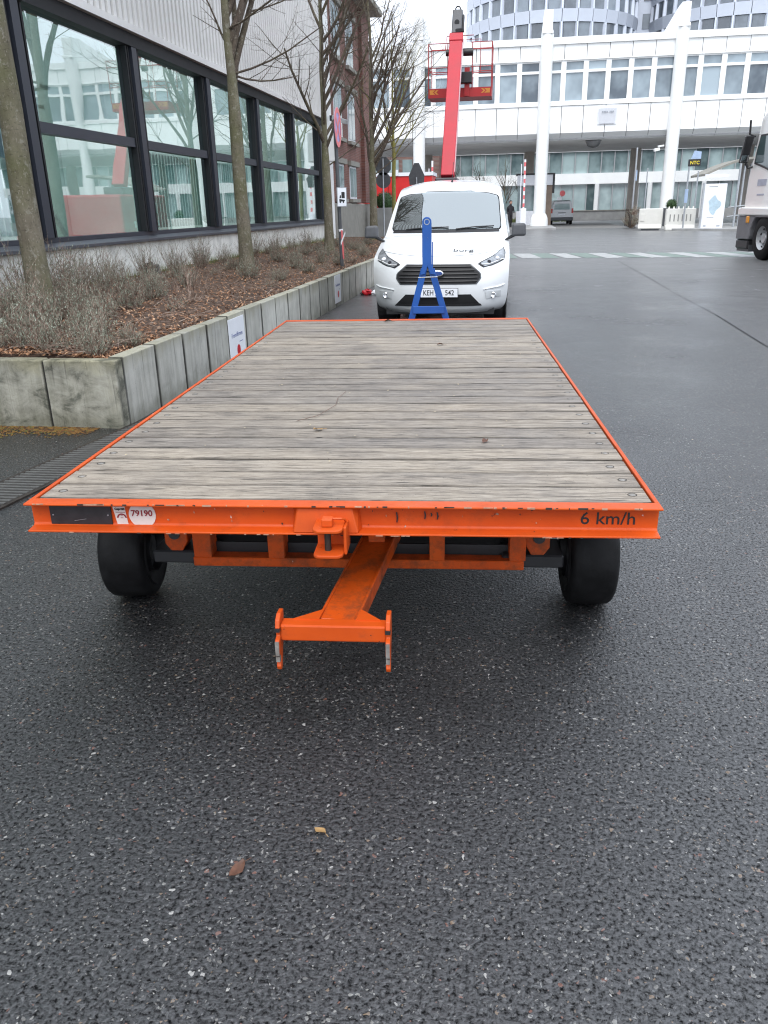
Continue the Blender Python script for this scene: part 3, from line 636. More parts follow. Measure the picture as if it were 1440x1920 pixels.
# ------------------------------------------------------------------ trees
def make_tree(name, label, base, fork, top, r, seed, nl, spread, bark=BARK, side=None, lr=(.33, .48), limb=2.6, lv2=7, lv3=5, lv4=3, group=None, lean=(0, 0), low=None):
    rr = random.Random(seed); t = thing(name, label, "tree", base, 0, group)
    B = Vector((0, 0, -.1)); tr = MB(); path = []; rad = []
    n = 12
    for k in range(n + 1):
        f = k / n; z = -.1 + (top + .1) * f
        path.append(Vector((lean[0] * z + rr.uniform(-1, 1) * .02 * f * 2, lean[1] * z + rr.uniform(-1, 1) * .02 * f * 2, z)))
        q = r * (1.25 if k == 0 else 1.0) * (1 - .18 * min(1, z / fork)) if z <= fork + .1 else r * .62 * (1 - (z - fork) / (top - fork) * .85)
        rad.append(max(.012, q))
    # flare at the fork
    tr.tube(path, rad, 14); tr.build("trunk", bark, t, smooth=R(60))
    cr = MB(); tw = MB()
    def grow(p, d, L, r0, lev, up):
        segs = 5 if lev < 2 else 3 if lev < 3 else 2
        pts = [p]; rs = [r0]; q = p.copy(); dd = d.copy()
        for i in range(segs):
            dd = (dd + Vector((rr.uniform(-.16, .16), rr.uniform(-.16, .16), up + rr.uniform(-.05, .09)))).normalized()
            q = q + dd * L / segs; pts.append(q.copy()); rs.append(r0 * (1 - (i + 1) / segs * (.62 if lev < 3 else .8)))
        (cr if lev < 2 else tw).tube(pts, rs, 7 if lev == 0 else 5 if lev == 1 else 3, False)
        nk = (lv2, lv3, lv4, 0)[lev]
        for k in range(nk):
            f = rr.uniform(.22, 1.0); i = min(segs - 1, int(f * segs)); o = pts[i].lerp(pts[i + 1], f * segs - i)
            ax = (pts[i + 1] - pts[i]).normalized(); s = ax.cross(Vector((rr.uniform(-1, 1), rr.uniform(-1, 1), rr.uniform(-1, 1))))
            if s.length < .1: s = ax.orthogonal()
            s.normalize(); nd = (ax * rr.uniform(.55, 1.0) + s * rr.uniform(.5, .95)).normalized()
            grow(o, nd, L * rr.uniform(.32, .58), max(.0024, r0 * (1 - f * .55) * rr.uniform(.32, .5)), lev + 1, up * .7)
    for k in range(nl):
        a = 2 * math.pi * (k + rr.uniform(-.25, .25)) / nl * 1.0 + (seed % 7)
        if side is not None and rr.random() < .55: a = side + rr.uniform(-.8, .8)
        z = fork + (k / nl) ** 1.2 * (top - fork) * .62 - (.12 if k < 4 else 0)
        i = min(n - 1, int((z + .1) / (top + .1) * n)); o = path[i].lerp(path[i + 1], (z + .1) / (top + .1) * n - i)
        s = spread * rr.uniform(.75, 1.25); d = Vector((math.cos(a) * math.sin(s), math.sin(a) * math.sin(s), math.cos(s)))
        grow(o, d, limb * rr.uniform(.8, 1.15) * (1 - .4 * k / nl), r * rr.uniform(*lr) * (1 - .45 * k / nl), 0, .07)
    if low:
        for az, el, L, z in low:
            i = min(n - 1, int((z + .1) / (top + .1) * n)); o = path[i]
            grow(o, Vector((math.cos(az) * math.cos(el), math.sin(az) * math.cos(el), math.sin(el))), L, r * .16, 1, .10)
    cr.build("branches", TWIG if bark is not BARKG else BARKG, t, smooth=R(60)); tw.build("twigs", TWIG, t)
    return t
GT = "bare trees along the raised bed"
make_tree("bare_tree", "nearest bare tree trunk in front of the first windows", (-4.62, 7.5, .5), 3.3, 8.0, .118, 4, 9, .62, group=GT, limb=2.6)
make_tree("bare_tree", "bare tree forking in front of the middle of the window strip", (-4.6, 14.0, .48), 2.98, 7.6, .124, 12, 10, .46, group=GT, side=.5, lr=(.46, .66), limb=3.0, lean=(-.012, .02), low=[(.5, -.25, 1.3, 3.2), (.1, .05, 1.7, 3.7), (-.3, .2, 1.6, 3.9)])
make_tree("bare_tree", "bare tree right behind the round no stopping sign", (-4.6, 20.75, .5), 2.45, 8.2, .118, 25, 15, .62, group=GT, side=.1, limb=2.6, low=[(2.6, .5, 1.4, 3.0), (.3, .35, 2.0, 2.6)])
make_tree("bare_tree", "twiggy bare tree before the brick house corner", (-4.55, 27.4, .5), 2.1, 8.2, .135, 37, 15, .62, group=GT, side=.2, limb=3.2, lv2=7, lr=(.36, .5), low=[(.4, .45, 2.4, 2.3)])
make_tree("young_tree", "slim moss green young tree left of the red lift", (-4.5, 32.0, .0), 3.4, 8.0, .085, 44, 12, .6, bark=BARKG, side=.1, limb=2.4)

# ------------------------------------------------------------------ flatbed trailer
T = thing("flatbed_trailer", "orange steel flatbed trailer with weathered wooden deck in the foreground", "trailer", (-.5193, 2.2348, 0), R(4.337))
LT = 4.40; HT = .642
fb = MB()   # front channel with flanges towards the viewer
fb.prism([(.0, HT - .007), (.0, HT), (.055, HT), (.055, HT - .098), (.0, HT - .098), (.0, HT - .091), (.040, HT - .088), (.046, HT - .082), (.046, HT - .016), (.040, HT - .010)], 'x', -1.0, 1.0)
fb.build("front_beam", ORG, T, bevel=.0025, seg=2)
rb = MB(); rb.prism([(LT, HT - .007), (LT, HT), (LT - .055, HT), (LT - .055, HT - .098), (LT, HT - .098), (LT, HT - .091), (LT - .046, HT - .088), (LT - .046, HT - .012)], 'x', -1.0, 1.0); rb.build("rear_beam", ORG, T, bevel=.002)
for s in (-1, 1):
    sb = MB(); sb.prism([(s * 1.0, HT - .007), (s * 1.0, HT), (s * .986, HT), (s * .986, HT - .098), (s * 1.0, HT - .098), (s * 1.0, HT - .091), (s * .991, HT - .088), (s * .991, HT - .012)], 'y', .056, LT - .056)
    sb.build("side_beam", ORG, T, bevel=.0025, seg=2)
for x in (-.55, 0, .55): MB().box(x - .03, x + .03, .057, LT - .057, HT - .10, HT - .034).build("longitudinal_beam", ORG2, T)
# planks
rnd = random.Random(41)
def plank_mesh(seed, w):
    r = random.Random(seed); n = 8; m = MB(); t = .030
    for i in range(n + 1):
        x = -.981 + 1.962 * i / n; e = r.uniform(-.0022, .0022); f = r.uniform(-.0022, .0022); h = r.uniform(-.0012, .0012)
        m.v += [(x, -w / 2 + e, -t), (x, w / 2 + f, -t), (x, w / 2 + f, -.004 + h), (x, w / 2 - .005 + f, h), (x, -w / 2 + .005 + e, h), (x, -w / 2 + e, -.004 + h)]
    for i in range(n):
        for k in range(6): m.f.append((i * 6 + k, i * 6 + (k + 1) % 6, (i + 1) * 6 + (k + 1) % 6, (i + 1) * 6 + k))
    m.f += [tuple(range(6))[::-1], tuple(n * 6 + k for k in range(6))]; m.m = [0] * len(m.f)
    return m.mesh("plank", WOOD)
NP = 29; y0 = .066; pitch = (LT - .062 - y0) / NP
PM = [plank_mesh(s, pitch - .0085 - .0012 * (s % 4)) for s in range(6)]
bolt = MB(); bolt.lathe([(.0, .0012), (.006, .001), (.0105, -.0005), (.0125, -.004)], n=12); bolt = bolt.mesh("bolt", plain("bolt_zinc", (.27, .255, .235), .6, .2, .3, 60), True)
ring = MB(); ring.lathe([(.0126, .0003), (.0130, .0005), (.0146, .0005), (.0150, .0002)], n=14)
ring = ring.mesh("bolt_hole", FRAMEB, True)
for k in range(NP):
    p = inst("plank", PM[k % 6], T, (0, y0 + pitch * (k + .5), HT - .004 + rnd.uniform(-.0018, .0012)), (rnd.uniform(-.006, .006), 0, (0 if k % 2 else math.pi) + rnd.uniform(-.0006, .0006)))
    if k < 22:
        for s in (-1, 1):
            bx, by = s * (.928 + rnd.uniform(-.01, .01)), rnd.uniform(-.012, .012)
            inst("bolt", bolt, p, (bx, by, .0006)); inst("bolt_hole", ring, p, (bx, by, .0006))
MB().box(-.95, .95, .06, LT - .06, HT - .052, HT - .045).build("deck_underside", FRAMEB, T)
# plates and prints on the front web
MB().box(-.938, -.732, .0405, .0458, .5575, .6225).build("id_plate", plain("dark_id_plate", (.028, .027, .030), .45, .3, .3, 25), T, bevel=.001)
rv = MB()
for x in (-.927, -.743): rv.lathe([(0, -.0024), (.002, -.0022), (.003, 0)], (x, .0402, .590), 'y', 8)
rv.build("rivet", STEEL, T)
MB().bar((-.858, .0402, .570), (-.818, .0402, .5765), .001, .0008).build("scratch", STEEL, T)
MB().prism([(-.727, .6225), (-.687, .6225), (-.6805, .5575), (-.7165, .5575)], 'y', .0440, .0456).build("inspection_sticker", PAPER, T)
text("sticker_print", "Geprüft", .0105, BLACK, (-.7035, .0436, .6105), (1, 0, 0), (0, 0, 1), T, bold=.0004)
stb = MB(); stb.box(-.7205, -.6925, .0432, .0438, .6185, .6215); stb.box(-.7175, -.6865, .0432, .0438, .5985, .6000)
for k in range(9):
    a0, a1 = math.pi * (.02 + .96 * k / 9), math.pi * (.02 + .96 * (k + 1) / 9); c = (-.699, .579)
    stb.add([(c[0] + q * math.cos(a), .0434, c[1] + q * math.sin(a)) for a in (a0, a1) for q in (.0115, .0165)], [(0, 1, 3, 2)])
stb.box(-.7025, -.6955, .0432, .0438, .5865, .5880); stb.box(-.7025, -.6945, .0432, .0438, .5795, .5808)
stb.build("sticker_ring", INK, T)
pc = [(-.630 + .0445 * math.cos(a), .5905 + .0445 * math.sin(a)) for a in [math.pi * 2 * k / 40 for k in range(40)]]
pc = [(x, min(z, .6228)) for x, z in pc]; MB().prism(pc, 'y', .0430, .0456).build("number_disc", PAPER, T)
text("number_print", "79190", .0285, INK, (-.631, .0426, .596), (1, 0, 0), (0, 0, 1), T, bold=.0006)
text("speed_print", "6 km/h", .0575, BLACK, (.848, .0452, .5905), (1, 0, 0), (0, 0, 1), T, bold=.0002, sx=1.06)
# reinforcement and hitch clevis
MB().hexa([(-.13, .0, HT - .0905), (.075, .0, HT - .0905), (.085, .045, HT - .0905), (-.14, .045, HT - .0905)], [(-.115, .012, HT - .0105), (.055, .012, HT - .0105), (.075, .044, HT - .0105), (-.13, .044, HT - .0105)]).build("reinforcement_plate", ORG, T, bevel=.003)
clv = thing("coupling_jaw", None, None); clv.parent = T
def rplate(x0, x1, ya, yb, z0, z1, r):
    pts = []
    for cx, cy, a0 in ((x0 + r, ya + r, math.pi), (x1 - r, ya + r, 1.5 * math.pi)):
        for k in range(6): a = a0 + math.pi / 2 * k / 5; pts.append((cx + r * math.cos(a), cy + r * math.sin(a)))
    pts += [(x1, yb), (x0, yb)]
    return MB().prism(pts, 'z', z0, z1)
rplate(-.056, .036, -.088, .010, .585, .596, .022).build("jaw_plate", ORG, clv, bevel=.003, seg=2)
rplate(-.056, .036, -.094, .035, .505, .516, .022).build("jaw_plate", ORG, clv, bevel=.003, seg=2)
MB().prism([(-.060, .596), (.034, .596), (.034, .505), (-.060, .505)], 'x', .0365, .046).build("jaw_side", ORG, clv, bevel=.003, seg=2)
jp = MB(); jp.prism([(.0105, .516), (.0105, .585), (.0, .585), (.0, .516)], 'x', -.053, .036); jp.build("jaw_back", ORG, clv)
pn = MB(); pn.cyl((-.014, -.048, .490), (-.014, -.045, .598), .0105, n=14); pn.build("pin", IRON, clv, smooth=True)
MB().box(-.030, .004, -.062, -.028, .5965, .622).build("pin_head", ORG, clv, bevel=.004, seg=2)
ph = MB(); ph.tube([(.004, -.046, .6195), (.03, -.044, .6185), (.0385, -.035, .614), (.0405, -.02, .600)], .0035, 6); ph.build("pin_handle", ORG, clv, smooth=True)
wr_ = random.Random(55)
for nm_, mt_, cnt in (("paint_chip", plain("primer_grey", (.42, .24, .16), .6, 0, .3, 80), 60), ("rust_chip", plain("rust_dark", (.035, .022, .016), .7, 0, .3, 80), 60)):
    m = MB()
    for k in range(cnt):
        x = wr_.uniform(-.985, .985); L = wr_.choice((.003, .005, .008, .012, .02, .035)) * wr_.uniform(.6, 1.2); q = wr_.random()
        if q < .45: m.box(x, x + L, -.0009, .0012 * wr_.uniform(.3, 2.6), HT - wr_.uniform(.0015, .005), HT + .0006)
        elif q < .72: m.box(x, x + L, -.0009, .002, HT - .0985, HT - wr_.uniform(.0945, .0972))
        else:
            z = wr_.uniform(HT - .078, HT - .02); w_ = wr_.uniform(.0015, .004)
            if abs(x + .03) > .13 and x > -.56 and not .7 < x: m.prism([(x, z), (x + L * .4, z - w_), (x + L * .5, z + w_ * .3), (x + L * .2, z + w_ * 1.6)], 'y', .0395, .0404)
    tag(m.build(nm_, mt_, T), kind='stuff')
m = MB()
for x, z, h in ((.195, .592, .034), (.283, .600, .026), (.303, .602, .012), (.322, .598, .024)): m.prism([(x - .002, z - h / 2), (x + .0015, z - h / 2), (x + .004, z), (x + .001, z + h / 2), (x - .003, z + h / 2), (x - .001, z)], 'y', .0393, .0403)
tag(m.build("scrape_marks", BLACK, T), kind='stuff')
# drawbar with cross head
db = thing("rear_coupling_bar", None, None); db.parent = T
A = Vector((.112, .60, .345)); Bp = Vector((.012, -.098, .300))
d = (Bp - A).normalized(); sx = d.cross(Vector((0, 0, 1))).normalized()
def onbar(t, w, dz): p = A.lerp(Bp, t); return p + sx * w + Vector((0, 0, dz))
hw = .056
m = MB(); m.hexa([onbar(0, hw, -.008), onbar(0, -hw, -.008), onbar(1, -hw, -.008), onbar(1, hw, -.008)], [onbar(0, hw, 0), onbar(0, -hw, 0), onbar(1, -hw, 0), onbar(1, hw, 0)])
m.hexa([onbar(0, -hw, -.05), onbar(0, -hw - .009, -.05), onbar(1, -hw - .009, -.05), onbar(1, -hw, -.05)], [onbar(0, -hw, .006), onbar(0, -hw - .009, .006), onbar(1, -hw - .009, .006), onbar(1, -hw, .006)])
m.hexa([onbar(0, hw + .009, -.05), onbar(0, hw, -.05), onbar(1, hw, -.05), onbar(1, hw + .009, -.05)], [onbar(0, hw + .009, .002), onbar(0, hw, .002), onbar(1, hw, .002), onbar(1, hw + .009, .002)])
m.build("drawbar", ORG2, db, bevel=.002)
cx0, cx1 = -.160, .168
MB().box(cx0, cx1, -.150, -.100, .250, .305).build("cross_tube", ORG, db, bevel=.005, seg=2)
for pts in (([(-.125, -.112), (-.044, -.112), (-.036, -.045)]), ([(.072, -.112), (.150, -.112), (.084, -.045)])):
    MB().prism(pts, 'z', .3035, .309).build("gusset", ORG, db)
for s, x in ((-1, cx0), (1, cx1)):
    a, b = (x - .014, x) if s < 0 else (x, x + .014)
    prof = [(-.085, .330), (-.125, .334), (-.150, .322), (-.160, .298), (-.150, .286), (-.150, .268), (-.172, .262), (-.176, .215), (-.160, .208), (-.160, .192), (-.172, .170), (-.166, .156), (-.150, .156), (-.120, .225), (-.090, .250)]
    k = MB().prism(prof, 'x', a, b).build("hook_plate", ORG, db, bevel=.002)
    wr = MB(); wr.box(a + .001, b - .001, -.1795, -.1735, .213, .260); wr.box(a + .001, b - .001, -.1775, -.1595, .190, .207); wr.build("worn_edge", BARE, k)
    MB().box(a - .001, b + .001, -.1640, -.1505, .2865, .298).build("latch_gap", BLKP, k)
# axle sub-frame behind
sf = thing("axle_frame", None, None); sf.parent = T
m = MB(); m.box(-.62, .64, .44, .50, .225, .262); m.build("lower_rail", ORG2, sf, bevel=.003)
MB().box(-.60, .62, .505, .515, .262, .30).build("rail_flange", BLKP, sf)  # black instead of orange: shade under the deck put into the colour
for x0, x1 in ((-.615, -.545), (-.325, -.262), (.060, .122), (.288, .345), (.585, .645)):
    m = MB(); m.box(x0, x1, .44, .452, .2625, .545); m.box(x0 if x0 < 0 else x0, x0 + .010 if x0 > 0 else x0 + .010, .4525, .52, .2625, .545); m.box(x1 - .01, x1, .4525, .52, .2625, .545); m.build("frame_post", ORG2, sf, bevel=.002)
MB().box(.545, .584, .44, .452, .47, .545).build("post_bracket", ORG2, sf)
MB().cyl((-.80, .66, .215), (.80, .66, .215), .042, n=14).build("axle", BLKP, sf, smooth=True)
MB().box(-.62, .62, .60, .70, .235, .30).build("axle_beam", BLKP, sf)
m = MB(); m.cyl((-.075, .50, .33), (-.075, .50, .545), .05, n=14); m.cyl((-.075, .5, .40), (-.075, .5, .425), .085, n=6); m.build("pivot_bolt", ORG2, sf)
for s in (-1, 1):
    m = MB(); m.prism([(s * .650, .545), (s * .760, .545), (s * .735, .40), (s * .735, .305), (s * .715, .275), (s * .668, .275), (s * .645, .315)], 'y', .47, .56); hg = m.build("hanger_bracket", ORG2, sf, bevel=.003)
    MB().lathe([(0, -.004), (.010, -.004), (.010, .0), (.022, .0), (.024, .006)], (s * .695, .466, .345), 'y', 12).build("bolt_hole", BLKP, hg)
    MB().box(min(s * .56, s * .79), max(s * .56, s * .79), .47, .64, .222, .274).build("stub_axle", BLKP, sf, bevel=.006)
for x, y in ((-.945, .665), (.912, .665), (-.93, 3.72), (.91, 3.72)):
    w = thing("wheel", None, None, (x, y, .202), R(4 if x < 0 and y < 1 else 0)); w.parent = T
    MB().lathe([(.095, -.070), (.148, -.090), (.153, -.096), (.158, -.088), (.180, -.089), (.193, -.081), (.2005, -.070), (.202, -.045), (.2025, .0), (.202, .045), (.2005, .070), (.193, .081), (.180, .089), (.158, .088), (.153, .096), (.148, .090), (.095, .070)], (0, 0, 0), 'x', 48).build("tyre", RUBB, w, smooth=R(35))
    MB().lathe([(.0, -.07), (.05, -.075), (.055, -.055), (.094, -.06), (.096, -.094), (.098, .094), (.094, .06), (.055, .055), (.05, .075), (0, .07)], (0, 0, 0), 'x', 24).build("rim", BLKP, w, smooth=R(35))
# blue drawbar standing upright at the far end
bd_ = thing("upright_drawbar", "blue A frame drawbar raised upright", None); bd_.parent = T
yb = LT + .07
def leg(xb, xt, zt):
    m = MB(); x0 = xb + (xt - xb) * ((.25 - .63) / (1.03 - .63))
    m.bar((x0, yb + .02, .25), (xt, yb, 1.03), .052, .012, (0, 1, 0)); m.bar((x0 + (.02 if xb > .1 else -.02), yb + .045, .25), (xt + (.02 if xb > .1 else -.02), yb + .022, 1.03), .008, .05, (0, 1, 0)); return m
leg(.047, .152, 1.03).build("leg", BLUE, bd_, bevel=.002); leg(.335, .212, 1.03).build("leg", BLUE, bd_, bevel=.002)
tp = []
for k in range(13): a = math.pi * k / 12; tp.append((.176 + .037 * math.cos(a), 1.392 + .037 * math.sin(a)))
tp += [(.138, 1.17), (.140, 1.06), (.118, .985), (.160, .99), (.182, 1.05), (.204, .99), (.246, .985), (.216, 1.06), (.2145, 1.17)]
hd = MB(); hd.prism(tp, 'y', yb - .022, yb - .006); hd.build("head_plate", BLUE, bd_, bevel=.003)
MB().bar((.2215, yb + .01, 1.00), (.2215, yb + .01, 1.24), .008, .05, (0, 1, 0)).build("head_rib", BLUE, bd_, bevel=.002)
MB().lathe([(.0175, -.002), (.0235, -.002), (.0235, .002), (.0175, .004), (0, .004)], (.176, yb - .022, 1.392), 'y', 18).build("eye", plain("eye_bright", (.30, .33, .36), .5), bd_, smooth=R(40))
MB().box(.060, .322, yb - .012, yb + .002, .675, .735).build("cross_plate", BLUE, bd_, bevel=.003)
MB().cyl((.105, yb - .004, .965), (.262, yb - .004, .968), .004, n=8).build("cross_rod", STEEL, bd_)
MB().box(-.08, .47, yb - .02, yb + .09, .2, .27).build("hinge_beam", BLUE, bd_, bevel=.004)

# ------------------------------------------------------------------ white van
van = thing("van", "white delivery van parked facing the camera behind the trailer", "van", (-.93, 10.53, 0))
ST = [(.11, .20, .80, .46, 0), (.035, .27, .855, .43, 0), (.0, .40, .885, .41, 0), (-.01, .55, .893, .39, 0), (.01, .66, .898, .37, 0), (.045, .76, .90, .35, 0), (.10, .84, .90, .33, .005), (.20, .905, .898, .30, .015), (.42, .975, .895, .24, .03), (.72, 1.06, .885, .16, .04), (.98, 1.135, .868, .14, .035),
      (1.05, 1.17, .858, .21, .03), (1.25, 1.36, .822, .24, .03), (1.49, 1.555, .785, .24, .035), (1.69, 1.70, .755, .22, .045), (1.88, 1.795, .735, .17, .06), (2.2, 1.855, .72, .08, .08), (2.7, 1.885, .715, .02, .09), (3.6, 1.89, .71, .0, .09), (4.65, 1.86, .70, .0, .09)]
def cr_(a, b, c, d, t): return .5 * ((2 * b) + (c - a) * t + (2 * a - 5 * b + 4 * c - d) * t * t + (3 * b - 3 * c + d - a) * t ** 3)
def stn(s):
    s = max(0, min(len(ST) - 1.0001, s)); i = int(s); t = s - i; g = lambda k: ST[max(0, min(len(ST) - 1, k))]
    return [cr_(g(i - 1)[q], g(i)[q], g(i + 1)[q], g(i + 2)[q], t) for q in range(5)]
def vsurf(s, t):
    y, z, w, b, c = stn(s); a = abs(t); e = 3.6 - 1.6 * max(0, min(1, (s - 8.5) / 2)); return Vector((w * t, y + b * a ** e, z - c * a ** 3))
def vxz(x, z, off=0.0):
    lo, hi = 0.0, 15.6
    for _ in range(26):
        m = (lo + hi) / 2; w = stn(m)[2]; t = max(-1, min(1, x / w))
        if vsurf(m, t).z < z: lo = m
        else: hi = m
    w = stn(lo)[2]; t = max(-1, min(1, x / w)); p = vsurf(lo, t)
    du = vsurf(lo + .05, t) - vsurf(lo - .05, t); dv = vsurf(lo, min(1, t + .02)) - vsurf(lo, max(-1, t - .02)); n = dv.cross(du)
    n.normalize()
    if n.y > 0: n = -n
    return Vector((x, p.y, p.z)) + n * off
NS, NTT = 76, 28
vb = MB(); S = [19 * (i / NS) ** 1.0 for i in range(NS + 1)]
tt = [math.copysign(abs(u) ** .8, u) for u in [-1 + 2 * j / NTT for j in range(NTT + 1)]]
for s in S:
    for t in tt: vb.v.append(tuple(vsurf(s, t)))
q = NTT + 1
vb.f = [(i * q + j, i * q + j + 1, (i + 1) * q + j + 1, (i + 1) * q + j) for i in range(NS) for j in range(NTT)]
vb.m = [0] * len(vb.f); vb.cur = 0
imax = max(i for i in range(NS + 1) if S[i] <= 16.0)
for sd_ in (-1, 1):
    vs = []; NC = 40
    for i in range(imax + 1):
        e = vsurf(S[i], sd_)
        for k in range(NC + 1): y = e.y + (4.65 - e.y) * k / NC; vs.append((e.x, y, e.z))
    fs_ = []
    for i in range(imax):
        for k in range(NC):
            c = vs[i * (NC + 1) + k]
            if math.hypot(c[1] - .98, c[2] - .33) < .37 or math.hypot(c[1] - 3.9, c[2] - .33) < .37: continue
            fs_.append((i * (NC + 1) + k, i * (NC + 1) + k + 1, (i + 1) * (NC + 1) + k + 1, (i + 1) * (NC + 1) + k))
    vb.add(vs, fs_)
vb.box(-.70, .70, 4.64, 4.66, .3, 1.78)
vb.build("body", VANW, van, smooth=R(50))
ub = MB(); ub.box(-.72, .72, .30, 4.6, .16, .30); ub.box(-.55, .55, .25, 1.9, .31, .5); ub.build("underbody", BLKP, van)
def patch(pts, off, name, mat, parent, rows=10, cols=16, depth=.02, smooth=True):
    """sheet on the van's front, outline pts in (x, z)"""
    zs = [p[1] for p in pts]; z0, z1 = min(zs), max(zs); m = MB(); n = len(pts)
    for i in range(rows + 1):
        z = z0 + (z1 - z0) * min(max(i / rows, .002), .998); xs = []
        for a in range(n):
            (xa, za), (xb, zb) = pts[a], pts[(a + 1) % n]
            if (za - z) * (zb - z) < 0: xs.append(xa + (xb - xa) * (z - za) / (zb - za))
        xl, xr = min(xs), max(xs)
        for j in range(cols + 1): m.v.append(tuple(vxz(xl + (xr - xl) * j / cols, z, off)))
    q = cols + 1
    m.f = [(i * q + j, i * q + j + 1, (i + 1) * q + j + 1, (i + 1) * q + j) for i in range(rows) for j in range(cols)]
    rim = [j for j in range(q)] + [i * q + cols for i in range(1, rows + 1)] + [rows * q + j for j in range(cols - 1, -1, -1)] + [i * q for i in range(rows - 1, 0, -1)]
    o = len(m.v)
    for r_ in rim: v = m.v[r_]; m.v.append((v[0], v[1] + depth, v[2]))
    L = len(rim); m.f += [(rim[k], rim[(k + 1) % L], o + (k + 1) % L, o + k) for k in range(L)]; m.m = [0] * len(m.f)
    return m.build(name, mat, parent, smooth=R(35) if smooth else False)
wsp = [(-.735, 1.205), (.735, 1.205), (.755, 1.24), (.705, 1.60), (.67, 1.655), (.3, 1.70), (-.3, 1.70), (-.67, 1.655), (-.705, 1.60), (-.755, 1.24)]
patch([(x * 1.022, z + (.012 if z > 1.4 else -.012)) for x, z in wsp], .003, "windscreen_seal", FRAMEB, van, 16, 24)
patch(wsp, .007, "windscreen", m_glass("windscreen_glass", (.50, .62, .63), .32, ior=1.75), van, 16, 24, .004)
patch([(-.75, 1.165), (.75, 1.165), (.735, 1.20), (-.735, 1.20)], .004, "scuttle_panel", BLKP, van, 3, 24)
gp = [(-.48, .575), (.48, .575), (.535, .64), (.53, .70), (.40, .805), (-.40, .805), (-.53, .70), (-.535, .64)]
patch([(x * 1.03, .69 + (z - .69) * 1.09) for x, z in gp], .004, "grille_surround", plain("grille_rim", (.10, .105, .11), .3, .4), van)
gr_ = patch(gp, .008, "grille", plain("grille_dark", (.006, .006, .007), .6), van)
for k in range(5):
    z = .605 + k * .043; xw = .50 if k < 2 else .50 if k < 3 else .46 if k < 4 else .42
    mm = MB(); pts = [vxz(-xw + 2 * xw * j / 16, z, .018) for j in range(17)]; mm.tube(pts, .009, 6); mm.build("grille_slat", BLKP, gr_, smooth=True)
em = MB(); em.lathe([(0, -.022), (.03, -.021), (.038, -.016), (.04, 0)], (0, 0, 0), 'y', 24); em = em.mesh("emblem", CHROME, True); e_ = inst("emblem", em, van, (0.0, -.035, .71), (0, 0, 0), (2.0, 1, .95))
em2 = MB(); em2.lathe([(0, -.024), (.028, -.0235), (.031, -.02)], (0, 0, 0), 'y', 24); i_ = inst("emblem_field", em2.mesh("emblem_field", plain("emblem_blue", (.03, .07, .25), .3), True), e_)
patch([(-.58, .295), (.56, .295), (.42, .445), (-.42, .445)], .006, "lower_intake", plain("intake_dark", (.004, .004, .005), .7), van, 8, 20)
patch([(-.56, .30), (.56, .30), (.54, .325), (-.54, .325)], .012, "intake_lip", BLKP, van, 3, 20)
HG = plain("headlight_body", (.35, .37, .39), .2, .6, .35, 14)
